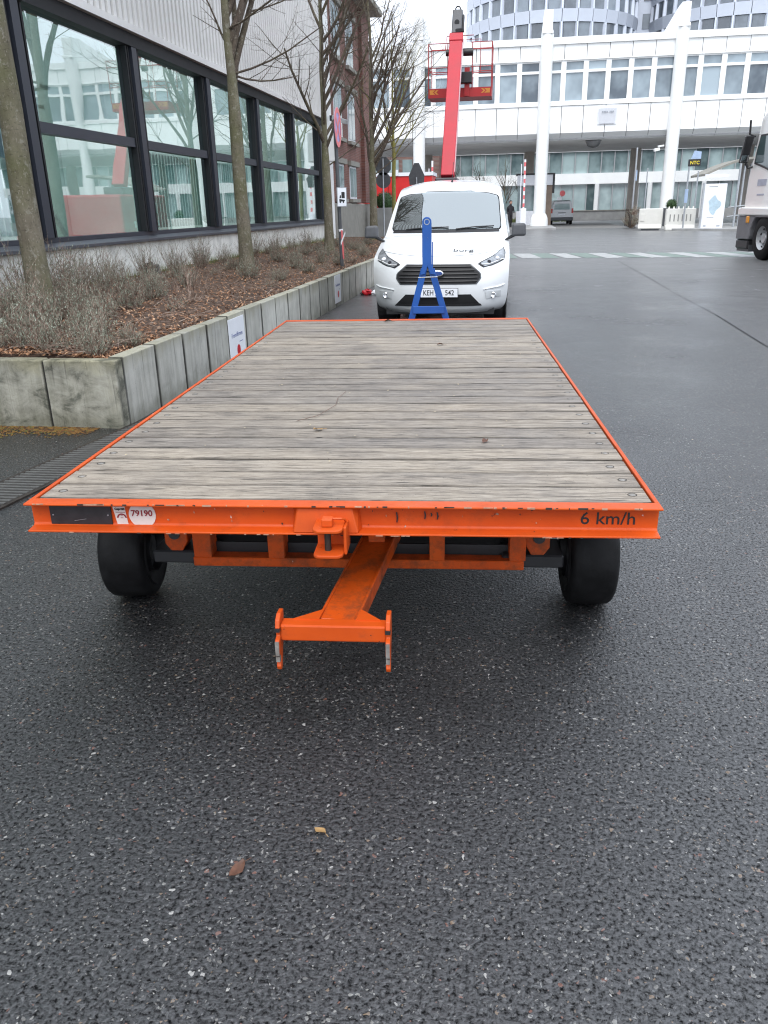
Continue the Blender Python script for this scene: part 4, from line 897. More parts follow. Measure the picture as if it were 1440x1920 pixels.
for s in (-1, 1):
    hp = [(s * .50, .815), (s * .58, .765), (s * .70, .790), (s * .835, .845), (s * .845, .93), (s * .815, .985), (s * .70, .905)]
    patch([(x + (.008 if x * s < .6 * 1 else .0) * -s, z) for x, z in hp], .004, "headlight_housing", BLKP, van, 10, 12)
    hl = patch([(s * .525, .814), (s * .585, .778), (s * .70, .802), (s * .825, .855), (s * .835, .925), (s * .808, .970), (s * .70, .893)], .010, "headlight", HG, van, 10, 12, .012)
    c = vxz(s * .735, .855, .012); mm = MB(); mm.lathe([(0, -.01), (.03, -.008), (.036, .0), (.038, .02)], tuple(c), 'y', 16); mm.build("headlight_lens", CHROME, hl, smooth=True)
    c = vxz(s * .64, .825, .012); mm = MB(); mm.lathe([(0, -.01), (.02, -.008), (.026, .0)], tuple(c), 'y', 16); mm.build("headlight_lens", plain("lens_dark", (.02, .02, .025), .1), hl, smooth=True)
    mm = MB(); mm.tube([vxz(s * (.545 + .028 * k), .802 - .012 * math.sin(k * .5) + .004 * k, .014) for k in range(11)], .006, 6); mm.build("light_strip", plain("light_strip_white", (.85, .85, .85), .2), hl, smooth=True)
    patch([(s * .62, .375), (s * .80, .39), (s * .80, .475), (s * .60, .475)], .006, "fog_light_recess", plain("recess_grey", (.58, .60, .61), .4), van, 6, 8)
    c = vxz(s * .70, .425, .012); mm = MB(); mm.lathe([(0, -.012), (.024, -.012), (.030, -.016), (.036, -.012), (.040, .02)], tuple(c), 'y', 18); mm.build("fog_light", CHROME, van, smooth=True)
    mm = MB(); mm.tube([vxz(s * x, z, .008) for x, z in ((.58, .50), (.68, .515), (.78, .525), (.84, .545))], .008, 6); mm.build("bumper_crease", VANW, van, smooth=True)
    mr = thing("side_mirror", None, None, (s * 1.01, .98, 1.20)); mr.parent = van
    b = MB(); b.hexa([(-.105, -.07, -.09), (.105, -.05, -.09), (.095, .06, -.08), (-.095, .06, -.08)], [(-.085, -.06, .075), (.09, -.045, .085), (.085, .05, .075), (-.085, .05, .07)]); b.build("mirror_shell", GRYP, mr, bevel=.035, seg=4)
    MB().box(-.08, .08, .062, .066, -.065, .06).build("mirror_glass", CHROME, mr)
    MB().hexa([(-s * .16 - .03, -.03, -.13), (-s * .16 + .03, -.03, -.13), (-s * .16 + .03, .05, -.13), (-s * .16 - .03, .05, -.13)], [(-s * .05 - .05, -.03, -.07), (-s * .05 + .05, -.03, -.07), (-s * .05 + .05, .05, -.07), (-s * .05 - .05, .05, -.07)]).build("mirror_arm", BLKP, mr, bevel=.01)
    # side windows follow the side's slope
    def sidewin(y0a, y0b, y1, z0, z1, nm):
        m = MB(); n = 8
        for k in range(n + 1):
            f = k / n; z = z0 + (z1 - z0) * f; w_ = .868 - (z - 1.135) * .19 + .006
            m.v += [(s * w_, y0a + (y0b - y0a) * f, z), (s * w_, y1, z)]
        m.f = [(2 * k, 2 * k + 1, 2 * k + 3, 2 * k + 2) for k in range(n)]; m.m = [0] * n; m.build(nm, GLASSV, van, smooth=True)
    sidewin(1.42, 1.95, 2.45, 1.16, 1.66, "door_window"); sidewin(2.55, 2.55, 3.55, 1.16, 1.66, "side_window")
    for y in (.98, 3.9):
        w = thing("wheel", None, None, (s * .775, y, .318)); w.parent = van
        MB().lathe([(.20, -.095), (.27, -.105), (.305, -.095), (.318, -.06), (.318, .06), (.305, .095), (.27, .105), (.20, .095)], (0, 0, 0), 'x', 36).build("tyre", RUBB, w, smooth=R(35))
        MB().lathe([(0, s * .06), (.05, s * .065), (.18, s * .05), (.205, s * .09), (.2, -s * .09), (0, -s * .05)], (0, 0, 0), 'x', 24).build("rim", ALU, w, smooth=R(35))
        MB().lathe([(.0, -.16), (.37, -.16), (.37, .09)], (s * .74, y, .33), 'x', 28).build("wheel_arch", BLKP, van)
npz = thing("number_plate", None, None, (.0, -.045, .467)); npz.parent = van
MB().box(-.265, .265, .004, .016, -.060, .060).build("plate_frame", BLKP, npz, bevel=.004); MB().box(-.258, .258, -.001, .005, -.054, .054).build("plate_face", SIGNW, npz, bevel=.003)
MB().box(-.257, -.217, -.0022, -.0008, -.053, .053).build("plate_band", plain("eu_blue", (.02, .06, .35), .4), npz)
text("plate_print", "KEH", .092, BLACK, (-.118, -.0016, 0), (1, 0, 0), (0, 0, 1), npz, bold=.001, sx=.80); text("plate_print", "542", .092, BLACK, (.155, -.0016, 0), (1, 0, 0), (0, 0, 1), npz, bold=.001, sx=.86)
mm = MB(); mm.lathe([(0, -.003), (.017, -.002), (.018, 0)], (-.012, -.001, -.03), 'y', 14); mm.lathe([(0, -.003), (.015, -.002), (.016, 0)], (-.012, -.001, .025), 'y', 14); mm.build("plate_seal", plain("seal_blue_grey", (.25, .28, .38), .4), npz)
pz = vxz(.30, .962, .004); pz2 = vxz(.30, .995, .004); text("bonnet_lettering", "burg", .15, BLACK, pz, (1, 0, .0), pz2 - pz, van, bold=.0, ext=.001)
ant = MB(); ant.cyl((.02, 2.1, 1.84), (.02, 2.13, 1.885), .016, .010, 8); ant.tube([(.02, 2.12, 1.88), (.02, 2.32, 2.12)], .004, 5); ant.build("antenna", BLKP, van)
wp = MB(); wp.tube([vxz(-.55, 1.20, .02), vxz(-.25, 1.222, .022), vxz(.05, 1.225, .022)], .008, 5); wp.tube([vxz(.15, 1.20, .02), vxz(.40, 1.222, .022), vxz(.66, 1.228, .022)], .008, 5); wp.build("wiper", BLKP, van)
dash = MB(); dash.hexa([(-.78, 1.12, 1.0), (.78, 1.12, 1.0), (.76, 1.7, 1.0), (-.76, 1.7, 1.0)], [(-.76, 1.22, 1.15), (.76, 1.22, 1.15), (.74, 1.7, 1.10), (-.74, 1.7, 1.10)]); dash.build("dashboard", GRYP, van)
for x in (-.38, .38):
    m = MB(); m.box(x - .24, x + .24, 2.2, 2.35, .7, 1.42); m.box(x - .14, x + .14, 2.22, 2.32, 1.44, 1.60); m.build("seat", GRYP, van, bevel=.05, seg=3)
MB().box(-.69, .69, 2.6, 2.63, .4, 1.75).build("bulkhead", GRYP, van)
MB().lathe([(0, 0), (.004, 0)], n=3).v
hood = MB(); hood.tube([vxz(-.80 + 1.6 * k / 24, .905 + .055 * abs(-1 + 2 * k / 24) ** 2.2, .0005) for k in range(25)], .003, 4); hood.build("bonnet_seam", GRYP, van)

# ------------------------------------------------------------------ red boom lift behind the van
lift = thing("boom_lift", "red boom lift with raised boom and empty basket behind the white van", "boom lift", (-1.80, 22.54, -.19))
lift.scale = (1.127, 1.127, 1.127)
b0, b1 = Vector((.055, -.09, 2.13)), Vector((.10, 1.75, 5.28))
bmx = MB(); bmx.bar(b0, b1, .245, .30, (1, 0, 0)); bmx.build("boom", RED, lift, bevel=.012)
d = (b1 - b0).normalized(); nrm = Vector((1, 0, 0)).cross(d).normalized()
if nrm.y > 0: nrm = -nrm
cbx = MB(); cbx.bar(b0 + Vector((.150, 0, 0)) + d * .1, b1 + Vector((.150, 0, 0)) - d * .2, .03, .16, (0, 1, 0)); cbx.build("cable_guide", plain("lift_pink_edge", (.62, .42, .44), .5), lift)
cl = MB(); cl.bar(b1 - d * .18, b1 + d * .02, .285, .325, (1, 0, 0)); cl.build("boom_collar", RED, lift, bevel=.01)
cb = MB()
for x in (-.10, .10): cb.lathe([(0, -.02), (.03, -.018), (.03, 0)], (b1.x + x, b1.y - .19, b1.z - .14), 'y', 10)
cb.build("collar_bolt", STEEL, lift)
hd = thing("boom_head", None, None); hd.parent = lift
m = MB(); m.bar(b1 + d * .02, b1 + d * .66, .265, .24, (1, 0, 0)); m.build("head_box", GRYP, hd, bevel=.02)
hx = b1 + d * .3 + nrm * .13; m = MB(); m.lathe([(0, -.03), (.055, -.03), (.06, 0)], tuple(hx), 'y', 14); m.build("head_hole", BLKP, hd)
m = MB(); m.bar(b1 + d * .14 + Vector((-.02, -.12, 0)), b1 + d * .16 + Vector((.18, -.15, 0)), .11, .1); m.bar(b1 + d * .2 + Vector((.14, -.02, 0)), b1 + d * .58 + Vector((.14, -.02, 0)), .05, .12); m.build("head_valve", BLKP, hd, bevel=.02)
ht = b1 + d * .66; m = MB(); m.tube([ht + Vector((.09 * math.cos(a) * .7, 0, .06 + .08 * math.sin(a))) for a in [math.pi * (.05 * k - .2) for k in range(29)]], .016, 6); m.build("lifting_ring", BLKP, hd, smooth=True)
for xa, xb, q in ((-.16, -.26, .07), (.16, .40, .085)): m = MB(); m.cyl(b1 + Vector((xa, .1, -.30)), b1 + Vector((xb, .1, -.30)), q, n=12); m.build("swivel_motor", BLKP, lift, smooth=R(40))
bk_ = thing("basket", None, None, (.18, 2.35, 4.06)); bk_.parent = lift
k = MB(); k.box(-.76, .76, -.4, .4, -.03, .02); k.build("basket_floor", REDD, bk_)
for y0, y1 in ((-.42, -.40), (.40, .42)): MB().box(-.76, .76, y0, y1, -.035, .17).build("toe_board", REDD, bk_)
for x0, x1 in ((-.78, -.76), (.76, .78)): MB().box(x0, x1, -.40, .40, -.035, .17).build("toe_board", REDD, bk_)
for s in (-1, 1):
    hz = MB()
    hz.prism([(s * .74, .04), (s * .74, .14), (s * .60, .14), (s * .66, .09), (s * .60, .04)], 'y', -.424, -.421); hz.prism([(s * .57, .14), (s * .52, .14), (s * .58, .09), (s * .52, .04), (s * .57, .04), (s * .63, .09)], 'y', -.424, -.421); hz.build("hazard_mark", ORANGEP, bk_)
rails = []
def rail(pts, r=.0115): m = MB(); m.tube(pts, r, 7); m.build("guard_rail", REDD, bk_, smooth=True)
for s in (-1, 1):
    for z in (1.14, .99, .62, .52): rail([(s * .26, -.42, z), (s * .74, -.42, z), (s * .77, -.38, z), (s * .77, .42, z)] if z in (1.14, .62) else [(s * .26, -.42, z), (s * .77, -.42, z)], .010)
    rail([(s * .77, -.42, .15), (s * .77, -.42, 1.14)]); rail([(s * .30, -.42, .15), (s * .30, -.42, 1.14)]); rail([(s * .77, .42, .15), (s * .77, .42, 1.14)])
rail([(-.77, .42, 1.14), (.77, .42, 1.14)]); rail([(-.77, .42, .6), (.77, .42, .6)]); rail([(-.12, .42, .15), (-.12, .42, 1.34), (.46, .42, 1.34), (.46, .42, .6)], .010)
rail([(-.36, -.42, 1.0), (-.36, .0, 1.36), (.3, .0, 1.36)], .010)
MB().box(.115, .24, -.46, -.40, -.02, .60).build("basket_mount", REDD, bk_)
MB().box(-.15, .30, -.55, -.33, .25, .50).build("control_box", BLKP, bk_, bevel=.02)
# machine body
m = MB(); m.box(-.62, .85, -1.5, 1.1, .55, 1.93); m.build("machine_body", RED, lift, bevel=.05, seg=2)
m = MB(); m.box(-.20, .30, -.5, .25, 1.935, 2.12); m.build("boom_base", GRYP, lift, bevel=.02)
text("body_lettering", "Mainlift", .42, SIGNW, (-.625, -.15, 1.62), (0, -1, 0), (0, 0, 1), lift); m = MB()
for k in range(9): m.box(-.628, -.6245, -.95 + k * .17, -.85 + k * .17, 1.19, 1.33)
tag(m.build("blurred_line", SIGNW, lift), kind='stuff')
for x in (-.55, .75):
    for y in (-1.15, .8):
        w = thing("wheel", None, None, (x, y, .552)); w.parent = lift
        MB().lathe([(.2, -.13), (.34, -.14), (.38, -.10), (.38, .10), (.34, .14), (.2, .13)], (0, 0, 0), 'x', 28).build("tyre", RUBB, w, smooth=R(35)); MB().lathe([(0, -.1), (.2, -.11), (.2, .11), (0, .1)], (0, 0, 0), 'x', 20).build("rim", ALU, w)

# ------------------------------------------------------------------ no stopping sign by the planter
sg = thing("no_stopping_sign", "round red and blue no stopping sign on grey post in the raised bed", "road sign", (-3.12, 15.09, .42), R(0))
pm = MB(); pm.cyl((0, 0, -.1), (-.035, 0, 2.45), .034, n=12); pm.build("post", GRYP, sg, smooth=True)
def disc(name, mat, r, x, yaw, parent, c, th=.004, n=40, rin=0):
    m = MB(); pr = [(rin, -th), (r, -th), (r, 0), (rin, 0)] if rin else [(0, -th), (r, -th), (r, 0), (0, 0)]
    m.lathe(pr, (0, 0, 0), 'y', n); o = m.build(name, mat, parent); o.location = c; o.rotation_euler = (0, 0, yaw); return o
YW = R(91)
def facing(c, dist): return (c[0] + math.sin(YW) * dist, c[1] - math.cos(YW) * dist, c[2])
cS = (.015, -.03, 2.42)
disc("sign_disc", SIGNB, .315, 0, YW, sg, cS)
disc("sign_ring", SIGNR, .318, 0, YW, sg, facing(cS, .006), .003, 40, .235)
for a in (45, -45):
    m = MB(); m.bar((-.24 * math.cos(R(a)), -.002, -.24 * math.sin(R(a))), (.24 * math.cos(R(a)), -.002, .24 * math.sin(R(a))), .004, .07, (0, 0, 1)); o = m.build("sign_bar", SIGNR, sg); o.location = facing(cS, .005); o.rotation_euler = (0, 0, YW)
tw = thing("tow_away_plate", None, None, (.05, -.045, 1.285), R(46)); tw.parent = sg
MB().box(-.105, .105, -.004, .0, -.165, .165).build("plate_face", SIGNW, tw); bo = MB()
for x0, x1, z0, z1 in ((-.105, .105, .153, .160), (-.105, .105, -.160, -.153), (-.1, -.094, -.152, .152), (.094, .1, -.152, .152)): bo.box(x0, x1, -.0055, -.0042, z0, z1)
bo.build("plate_border", BLACK, tw)
pc_ = MB(); pc_.box(-.01, .06, -.0058, -.0042, -.02, .085); pc_.prism([(-.055, -.02), (-.02, -.02), (-.02, .03), (-.045, .03)], 'y', -.0058, -.0042); pc_.prism([(-.06, -.075), (.05, -.075), (.065, -.05), (-.06, -.03)], 'y', -.0058, -.0042)
for x in (-.04, .03): pc_.lathe([(0, -.0058), (.016, -.0058), (.016, -.0042)], (x, 0, -.085), 'y', 12)
pc_.build("tow_pictogram", BLACK, tw)
tp_ = MB(); tp_.cyl((0.0, 0, .70), (-.004, 0, .74), .042, n=10); tp_.build("tape_band", SIGNW, sg); t2 = MB(); t2.hexa([(.03, -.05, .22), (.055, -.05, .22), (.055, -.044, .22), (.03, -.044, .22)], [(.01, -.045, .72), (.04, -.045, .72), (.04, -.04, .72), (.01, -.04, .72)]); t2.build("tape_tail", SIGNR, sg); t3 = MB(); t3.hexa([(.0, -.05, .45), (.09, -.05, .66), (.09, -.045, .66), (.0, -.045, .45)], [(.0, -.05, .52), (.09, -.05, .70), (.09, -.045, .70), (.0, -.045, .52)]); t3.build("tape_tail", SIGNW, sg)

# notices on the planter
def notice(y, w, z0, z1, label, size):
    n = thing("notice_board", label, "notice", (-2.812, y, z0))
    h = z1 - z0; MB().box(0, .006, -w / 2, w / 2, 0, h).build("panel", SIGNW, n)
    text("notice_print", "Fremdfirmen", size, INKB, (.0068, 0, h * .64), (0, 1, 0), (0, 0, 1), n)
    MB().box(.0062, .0068, w * .12, w * .34, h * .46, h * .475).build("notice_line", INKB, n)
    MB().lathe([(0, .0068), (.055, .0068), (.055, .0062)], (0, .02, h * .30), 'x', 24).build("red_dot", DOTR, n)
    return n
notice(8.03, .49, .0, .475, "white notice with red dot on the planter beside the trailer deck", .066)
notice(13.16, .46, .065, .50, "white notice with red dot on the planter nearer the van", .064)
# litter wrapper
rnd = random.Random(8)
wr = thing("crumpled_wrapper", "crumpled red and white wrapper on the ground by the planter", "litter", (-2.60, 14.95, 0))
for nm, mt, cx, rr in (("red_foil", DOTR, -.03, .085), ("white_foil", SIGNW, .12, .07), ("dark_foil", BLACK, -.12, .045)):
    m = MB(); m.ball((cx, 0, rr * .62), rr, 9, 6, .62, .35, rnd); m.build(nm, mt, wr)

# ------------------------------------------------------------------ signs, pot and red cabin left of the van
sb_ = thing("sign_post", "grey backs of two road signs on a thin post left of the van roof", "road sign", (-5.22, 34, 0))
MB().cyl((0, 0, 0), (0, 0, 3.35), .032, n=10).build("post", STEEL, sb_, smooth=True)
oc = [(.34 * math.cos(R(22.5 + 45 * k)), 3.08 + .36 * math.sin(R(22.5 + 45 * k))) for k in range(8)]; MB().prism(oc, 'y', .035, .041).build("sign_back", GRYP, sb_); MB().lathe([(0, .035), (.30, .035), (.30, .041), (0, .041)], (0, 0, 2.55), 'y', 28).build("sign_back", GRYP, sb_)
sb2 = thing("sign_post", "single grey sign back on a post beside the red cabin", "road sign", (-4.1, 36, 0)); MB().cyl((0, 0, 0), (0, 0, 2.7), .03, n=10).build("post", STEEL, sb2, smooth=True); MB().prism([(-.10, 3.25), (.10, 3.25), (.34, 2.75), (.3, 2.4), (-.3, 2.4), (-.34, 2.75)], 'y', .035, .041).build("sign_back", GRYP, sb2)
def bush(m, c, r, n, seed, sz=1.0):
    rr = random.Random(seed)
    for k in range(n):
        a = rr.uniform(0, 6.28); u = rr.uniform(-.6, 1); q = r * rr.uniform(.82, 1.06); s = math.sqrt(1 - u * u)
        leaf_at(m, c[0] + q * s * math.cos(a), c[1] + q * s * math.sin(a), c[2] + q * u * sz, .055, .035, rr.uniform(0, 6.28), rr.uniform(-1, 1), .2)
def pot(loc, w, h, r, label, seed, mat):
    p = thing("potted_box_ball", label, "plant", loc)
    MB().hexa([(-w * .43, -w * .43, 0), (w * .43, -w * .43, 0), (w * .43, w * .43, 0), (-w * .43, w * .43, 0)], [(-w / 2, -w / 2, h), (w / 2, -w / 2, h), (w / 2, w / 2, h), (-w / 2, w / 2, h)]).build("pot", mat, p, bevel=.02)
    m = MB(); bush(m, (0, 0, h + r * .55), r, 900, seed); m.build("foliage", GREEN, p); m = MB(); m.ball((0, 0, h + r * .55), r * .86, 12, 8); m.build("inner_foliage", GREEN, p)
pot((-5.35, 35.2, 0), .86, 1.52, .42, "clipped green ball in a tall grey pot left of the van", 3, PAVE)
pot((9.55, 54.0, .12), .95, 1.05, .33, "small clipped green ball in dark pot behind the white barriers", 4, GRYP)
rc = thing("red_cabin", "red site cabin with a pale roof edge behind the tree trunks", "cabin", (-7.0, 46, 0))
MB().box(-2.2, 2.6, 0, 2.4, .2, 3.1).build("wall", REDV, rc, bevel=.02); MB().box(-2.25, 2.65, -.05, 2.45, 3.104, 3.28).build("roof_edge", SIGNW, rc)
for x in (-1.2, .2, 1.4): MB().box(x, x + .04, -.02, 0, .25, 3.08).build("panel_joint", REDD, rc)
for x in (-1.0, .55, 1.8): MB().box(x, x + .22, -.12, -.05, 3.12, 3.42).build("roof_lamp", SIGNW, rc)

# ------------------------------------------------------------------ bridge building over the road
BY = 60
br = thing("bridge_building", "long white bridge building on round columns spanning the road", "building", (1.5, BY, 0))
XL, XR = -16, 47
wb(MB().box(XL, XR, BY - .12, BY + 14, 11.22, 11.62), "parapet", WPANEL, br)
wb(MB().box(XL, XR, BY + .3, BY + 13, 5.62, 11.2), "inner_core", plain("grey_core", (.34, .35, .36), .8), br)
MOD = 1.4333; ups = MB().box(-MOD / 2 + .018, MOD / 2 - .018, 0, .2, 10.36, 11.21).mesh("facade_panel", WPANEL); los = MB().box(-MOD / 2 + .018, MOD / 2 - .018, -.02, .2, 5.98, 7.62).mesh("facade_panel", WPANEL)
sof = MB().hexa([(-MOD / 2 + .018, .45, 5.56), (MOD / 2 - .018, .45, 5.56), (MOD / 2 - .018, .62, 5.56), (-MOD / 2 + .018, .62, 5.56)], [(-MOD / 2 + .018, -.01, 5.97), (MOD / 2 - .018, -.01, 5.97), (MOD / 2 - .018, .3, 5.97), (-MOD / 2 + .018, .3, 5.97)]).mesh("edge_panel", SOFP)
wf = MB(); wf.box(-MOD / 2, -MOD / 2 + .165, .02, .2, 7.86, 10.3); wf.box(MOD / 2 - .165, MOD / 2, .02, .2, 7.86, 10.3); wf.box(-MOD / 2 + .166, MOD / 2 - .166, .03, .2, 9.58, 9.74); wf.box(-MOD / 2 + .166, MOD / 2 - .166, .03, .2, 7.86, 7.93); wf.box(-MOD / 2 + .166, MOD / 2 - .166, .05, .2, 10.22, 10.3)
wf = wf.mesh("window", WPANEL); pnl = MB().box(-MOD / 2 + .167, MOD / 2 - .167, .14, .16, 7.93, 9.58).mesh("pane", PANE1); pnu = MB().box(-MOD / 2 + .167, MOD / 2 - .167, .14, .16, 9.74, 10.22).mesh("pane", PANE1)
k0 = int((XL - 1.5) / MOD)
for k in range(k0, int((XR - 1.5) / MOD)):
    x = MOD * (k + .5)
    inst("facade_panel", ups, br, (x, 0, 0)); inst("facade_panel", los, br, (x, 0, 0)); inst("edge_panel", sof, br, (x, 0, 0))
    w = inst("window", wf, br, (x, 0, 0)); inst("pane", pnl, w); inst("pane", pnu, w)
wb(MB().box(XL, XR, BY - .09, BY + .2, 7.64, 7.85), "sill_band", WPANEL, br); wb(MB().box(XL, XR, BY - .05, BY + .2, 10.302, 10.355), "head_band", WPANEL, br)
wb(MB().box(XL, XR, BY + .63, BY + 13.5, 5.57, 5.61), "soffit", SOFF, br)
for k, x in enumerate((-15.2, -6.62, 1.78, 10.22, 18.8, 27.4, 36.0, 44.6)):
    m = MB(); m.cyl((x, BY - .18, .1), (x, BY - .18, 11.8), .42, .40, 28, False); wb(m, "column", WHITE, br, smooth=R(60))
    m = MB(); m.lathe([(.62, .1), (.62, .35), (.58, .65), (.50, .85), (.43, .95)], (x, BY - .18, 0), 'z', 28); wb(m, "column_foot", WHITE, br, smooth=R(60))
    m = MB(); m.hexa([(x - .36, BY - .6, 11.8), (x + .36, BY - .6, 11.8), (x + .36, BY + .3, 11.8), (x - .36, BY + .3, 11.8)], [(x - .33, BY - .55, 12.0), (x + .33, BY - .55, 12.0), (x + .33, BY + .2, 12.0), (x - .33, BY + .2, 12.0)])
    m.prism([(BY - .45, 12.03), (BY - .45, 13.15), (BY + .6, 13.15), (BY + 18, 11.5), (BY + .2, 11.5), (BY + .2, 12.03)], 'x', x - .27, x + .30); wb(m, "roof_fin", WHITE, br, bevel=.02)
    m = MB(); m.cyl((x - .65, BY + 12, .1), (x - .65, BY + 12, 5.57), .42, n=20, caps=False); wb(m, "rear_column", REARC, br, smooth=R(60))
for y in (3.55, 4.75, 5.1): pass
# wall sign, dome mirror, cameras
ws = thing("wall_sign", "small white projecting sign on the bridge facade above the road", "sign", (5.92, BY - .06, 6.45))
MB().box(-.62, .62, -.02, 0, -.02, .98).build("back_plate", SIGNW, ws); MB().hexa([(-.50, -.06, .02), (.50, -.06, .02), (.46, 0, .02), (-.46, 0, .02)], [(-.56, -.30, .92), (.56, -.30, .92), (.56, 0, .92), (-.56, 0, .92)]).build("sign_box", SIGNW, ws); m = MB()
for k in (0, 1, 2, 3, 5, 6, 7): m.box(-.36 + k * .095, -.30 + k * .095, -.285, -.2655 + .0, .66, .76)
tag(m.build("sign_print", plain("pale_print", (.35, .38, .42), .6), ws), kind='stuff')
dm = thing("dome_mirror", "dark half dome hanging from the bridge soffit over the road", "mirror", (5.25, BY + 1.2, 5.56)); m = MB(); m.lathe([(.52, 0), (.50, -.16), (.40, -.34), (.24, -.44), (0, -.48)], n=24); m.build("dome", plain("dome_grey", (.20, .205, .21), .25, .5), dm, smooth=True); m = MB(); m.lathe([(.05, .01), (.54, .01), (.54, -.03), (.5, -.03)], n=24); m.build("dome_rim", BLKP, dm)
cm = thing("security_camera", "white security camera on the column above the barriers", "camera", (9.55, BY - .6, 4.9)); MB().bar((.1, .1, .1), (-.28, -.1, .05), .1, .1).build("arm", WHITE, cm); MB().bar((-.2, -.15, -.12), (-.55, -.35, -.2), .16, .18).build("camera_body", WHITE, cm, bevel=.02)

# glass building behind the passage
bb = thing("glass_building", "glass fronted office building seen through the passage below the bridge", "building", (8, 90, 0))
wb(MB().box(-18, 45, 90.4, 100, 0, 10), "core", ROOMD, bb); wb(MB().box(-18, 45, 89.9, 90.3, -.05, .86), "plinth", PAVE, bb); wb(MB().box(-18, 45, 89.7, 90.3, 3.40, 4.42), "spandrel_band", WPANEL, bb); wb(MB().box(-18, 45, 89.8, 90.3, 6.45, 7.4), "spandrel_band", WPANEL, bb)
pa = MB().box(-.60, .60, 0, .06, .87, 3.39).mesh("pane", PANE2); pb = MB().box(-.60, .60, 0, .06, 4.43, 6.44).mesh("pane", PANE2); ml = MB().box(-.05, .05, -.12, .1, .87, 3.39).mesh("mullion", ALU); ml2 = MB().box(-.05, .05, -.12, .1, 4.43, 6.44).mesh("mullion", ALU)
for k in range(-16, 20):
    for me in (pa, pb): inst("pane", me, bb, (k * 1.3, .1, 0))
    for me in (ml, ml2): inst("mullion", me, bb, (k * 1.3 + .65, .1, 0))
for k in range(-16, 20, 4):
    m = MB(); m.cyl((8 + k * 1.3 + .3, 89.2, 0), (8 + k * 1.3 + .3, 89.2, 3.4), .22, n=12); wb(m, "column", WHITE, bb)
lw = thing("low_wall", "low pale concrete wall with grass behind the silver van", "wall", (6, 84, 0)); MB().box(-1.2, 9, 0, .5, 0, .85).build("wall_body", PAVE, lw, bevel=.02); MB().box(-1.3, 9.1, -.06, .56, .852, .93).build("coping", STONE, lw)
gv_ = MB(); rr = random.Random(2)
for k in range(900):
    x = rr.uniform(-1.5, 5.0); y = rr.uniform(80, 83.5); gv_.add([(x, y, 0), (x + .06, y, 0), (x + rr.uniform(-.1, .1), y, rr.uniform(.2, .55))], [(0, 1, 2)])
tag(gv_.build("grass", GRASS), kind='stuff')
b2 = thing("brick_block", "reddish brick block with a grey band far behind the trees", "building", (-13, 86, 0)); MB().box(-14, 5.5, 0, 8, 0, 7.0).build("wall", BRICK, b2); MB().box(-14.1, 5.6, -.2, 8, 7.01, 7.9).build("roof_band", STONE, b2)
for k in range(9): MB().box(-8 + k * 1.4, -7 + k * 1.4, -.05, .0, 4.3, 6.0).build("window", PANE2, b2)
for i, (x, y, s) in enumerate(((-3.2, 80, 1), (-.9, 83, 2), (-5.4, 79, 3), (.9, 79.5, 5))):
    make_tree("small_bare_tree", ("small bare brown tree in the passage just left of the boom", "small bare brown tree showing right above the van roof", "leftmost small bare tree in front of the brick block", "small bare brown tree beside the person and barrier")[i], (x, y, 0), 1.5, 6.2, .11, 60 + s, 10, .6, group="small bare trees in the passage", limb=2.2, lv2=5, lv3=4, lv4=2)

# gate house, barriers and posts on the island
gh = thing("gate_house", "small gate house with dark framed white fascia beside the column", "booth", (1.4, 63.5, .1))
MB().box(-1.2, 1.35, 0, 2, 2.75, 3.45).build("fascia", SIGNW, gh); m = MB(); m.box(-1.3, 1.5, -.05, 2, 3.452, 3.56); m.box(1.352, 1.5, -.05, 2, 2.2, 3.45); m.build("dark_frame", BLKP, gh)
MB().box(.80, 1.34, -.1, .5, 0, 2.72).build("brown_post", BROWN, gh); MB().box(-1.15, .78, .4, .45, 0, 2.72).build("glass_front", PANE2, gh); MB().box(-1.2, .5, -.3, .3, 0, 1.0).build("counter", SIGNW, gh)
def barrier(loc, h, label):
    b = thing("barrier_gate", label, "barrier", loc)
    MB().box(-.18, .18, -.2, .2, 0, 1.18).build("cabinet", SIGNW, b, bevel=.02); a = MB(); a.box(-.055, .055, -.03, .03, 1.0, h); arm = a.build("arm", SIGNW, b)
    for k in range(6): MB().box(-.057, .057, -.033, .033, 1.25 + k * .48, 1.25 + k * .48 + .24).build("red_band", SIGNR, arm)
    MB().box(-.24, -.19, -.05, .05, .9, 3.8).build("guide_post", SIGNW, b)
barrier((.62, 54.9, .13), 4.05, "raised red and white barrier arm just right of the white van"); barrier((-5.2, 54.6, 0), 4.25, "raised red and white barrier arm left of the boom")
# white plastic barriers
wbr = thing("water_barrier", "white plastic barrier with studs and slots at the kerb", "barrier", (9.33, 49.6, 0)); m = MB(); m.prism([(-.32, 0), (.32, 0), (.32, .12), (.2, .3), (.2, 1.15), (-.2, 1.15), (-.2, .3), (-.32, .12)], 'x', -.80, .78); m.build("barrier_body", CREAMP, wbr, bevel=.02)
for k in range(6): MB().cyl((-.66 + k * .26, 0, 1.15), (-.66 + k * .26, 0, 1.27), .05, .03, 8).build("stud", CREAMP, wbr)
for k in range(6): MB().box(-.62 + k * .22, -.56 + k * .22, -.206, -.2, .48, .85).build("slot", plain("slot_grey", (.25, .25, .24), .6) if k == 0 else bpy.data.materials["slot_grey"], wbr)
wbl = thing("water_barrier", "plain white plastic barrier left of the slotted one", "barrier", (7.95, 50.2, 0), R(-14)); m = MB(); m.prism([(-.32, .1), (.32, .1), (.2, .35), (.2, 1.18), (-.2, 1.18), (-.2, .35)], 'x', -.78, .50); m.build("barrier_body", CREAMP, wbl, bevel=.03); MB().box(-.6, .4, -.25, .25, 0, .095).build("skid", GRYP, wbl); MB().box(-.70, -.45, -.23, -.205, .5, .9).build("grip", CREAMP, wbl, bevel=.02)
